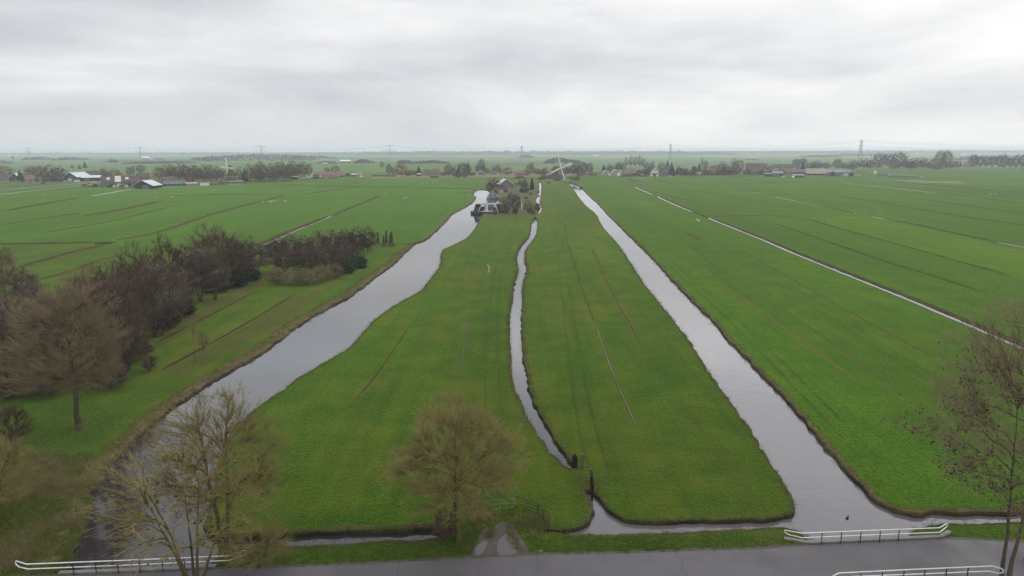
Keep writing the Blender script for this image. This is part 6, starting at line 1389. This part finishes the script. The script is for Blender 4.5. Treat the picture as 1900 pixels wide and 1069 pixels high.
big_tree("bare_shrub", 480, 1050, "tangled olive shrub beside the end of the lower left railing", 'bark', 'tw_olive', 965, 130, seed=32, base=0.03, tr=.05, n=(12, 80, 380, 3600), rad=(.03, .016, .010, .008), tw=.6, stems=9, zfrac=.35, spread=.42)
big_tree("bare_shrub", 888, 968, "small pale-twigged bush between the track gate and the tree", 'bark', 'tw_tan', 935, 40, seed=33, base=0.05, tr=.03, n=(8, 40, 160, 900), rad=(.02, .012, .008, .007), tw=.4, stems=6, zfrac=.4, spread=.4)
# ---- rank grass, sedge, brambles: ground cover nobody could count
def blades(mb, p, n, hgt, spread, rng, r=.022, lean=.5):
    for i in range(n):
        q = p+Vector((rng.gauss(0, spread), rng.gauss(0, spread), 0)); l = hgt*rng.uniform(.5, 1.2)
        mb.spike(q, q+Vector((rng.gauss(0, lean)*l, rng.gauss(0, lean)*l, l*rng.uniform(.5, 1))), r*rng.uniform(.7, 1.4))
rng = random.Random(41)
sedge = MB(); tuft = MB(); dk_ = MB()
for name, P, Wd in OUT[:4]:
    if area2(P) < 0: P = P[::-1]; Wd = Wd[::-1]
    N = normals(P); n = len(P)
    for i in range(n):
        a, b_ = P[i], P[(i+1) % n]; L_ = (b_-a).length; md = (a+b_)/2; dist = math.hypot(md.x, md.y)
        if dist > 240 or md.y < 40: continue
        w = Wd[i]; nn = Vector(((b_-a).y, -(b_-a).x, 0)).normalized()
        cnt = int(L_*(7 if w > 2 else 4.5)*min(1, 90/dist))
        for k in range(cnt):
            q = a.lerp(b_, rng.random())+nn*(w*(.25+.85*rng.random()**.9)); q.z = .02
            if in_road(q, .6): continue
            dens = nz(q.x*.25, q.y*.25, 4)
            sc_ = min(2.2, max(1, dist/75))
            if w > 2:
                blades(sedge if dens > -.25 else dk_ if dens < -.4 else tuft, q, 7, .38*rng.uniform(.6, 1.3), .16*sc_, rng, .020*sc_, .55)
            elif dens > .12: blades(sedge, q, 6, .26, .14*sc_, rng, .016*sc_, .6)
            else: blades(tuft, q, 6, .22, .16*sc_, rng, .016*sc_, .6)
# verge tufts between the ditch and the road, rough bank at lower left
for i in range(5200):
    x = rng.uniform(400, 1512); y = rng.uniform(978, 1052); q = G(x, y)
    ok = (x < 880 and y > 1004+(838-x)*.03 if x < 838 else (870 > x and y > 990) or (x > 972 and y > 996))
    if not ok or in_road(q, .05): continue
    blades(tuft, q, 5, .17 if nz(q.x*.4, q.y*.4, 2) < .2 else .3, .12, rng, .012, .6)
for i in range(170):
    q = G(985+rng.gauss(0, 14), 972+rng.gauss(0, 9)); blades(sedge if rng.random() < .7 else tuft, q, 7, .45, .22, rng, .014, .6)
for i in range(520):      # grass at the sides and crown of the muddy track
    k = rng.random(); sd = rng.choice((-1, 1, 0)); q = G(930-k*6+sd*(30+22*k*k if sd else 0)+rng.gauss(0, 5)-(12 if sd else 16), 966+k*58 if sd else 962+k*36)
    blades(tuft if rng.random() < .7 else sedge, q, 5, .2, .14, rng, .013, .7)
for i in range(900):      # grass creeping over the asphalt edge
    j = rng.randrange(len(rf)); p = rf[j]
    if 55 < p.y and False: pass
    pxx = p.x
    if any(abs(pxx-G(x_, 1000).x) < w_ for x_, w_ in ((1625, 11.5), (918, 5))) or pxx < G(400, 1050).x: continue
    blades(tuft, p+Vector((0, rng.uniform(-.12, .3), .0)), 5, .14, .1, rng, .012, .7)
bram = MB()
for i in range(7000):
    x = rng.uniform(-60, 178); y = rng.uniform(842, 1066); q = G(x, y)
    if x > 172-(max(0, y-900))*.28+12*nz(y*.05, 3): continue
    if in_road(q, .3): continue
    d = nz(q.x*.22, q.y*.22, 7)
    if d > .12 or rng.random() < .18: blades(bram, q, 7, .75*rng.uniform(.4, 1.2)*(1+d), .3, rng, .014, .8)
    else: blades(tuft, q, 6, .35, .2, rng, .014, .6)
tag(sedge.build("dry_sedge", M['reed']), kind="stuff"); tag(tuft.build("rank_grass", M['tuft']), kind="stuff"); tag(bram.build("bramble", M['bramble']), kind="stuff"); tag(dk_.build("dead_sedge", M['bramble']), kind="stuff")
for o_, lb, ct in ((bpy.data.objects["dry_sedge"], "dry straw coloured sedge along the canal banks", "sedge"), (bpy.data.objects["rank_grass"], "rank green grass on verges and banks", "grass"), (bpy.data.objects["bramble"], "tangle of brambles on the lower left bank", "bramble"), (bpy.data.objects["dead_sedge"], "dark dead sedge along the left canal bank", "sedge")): tag(o_, lb, ct)
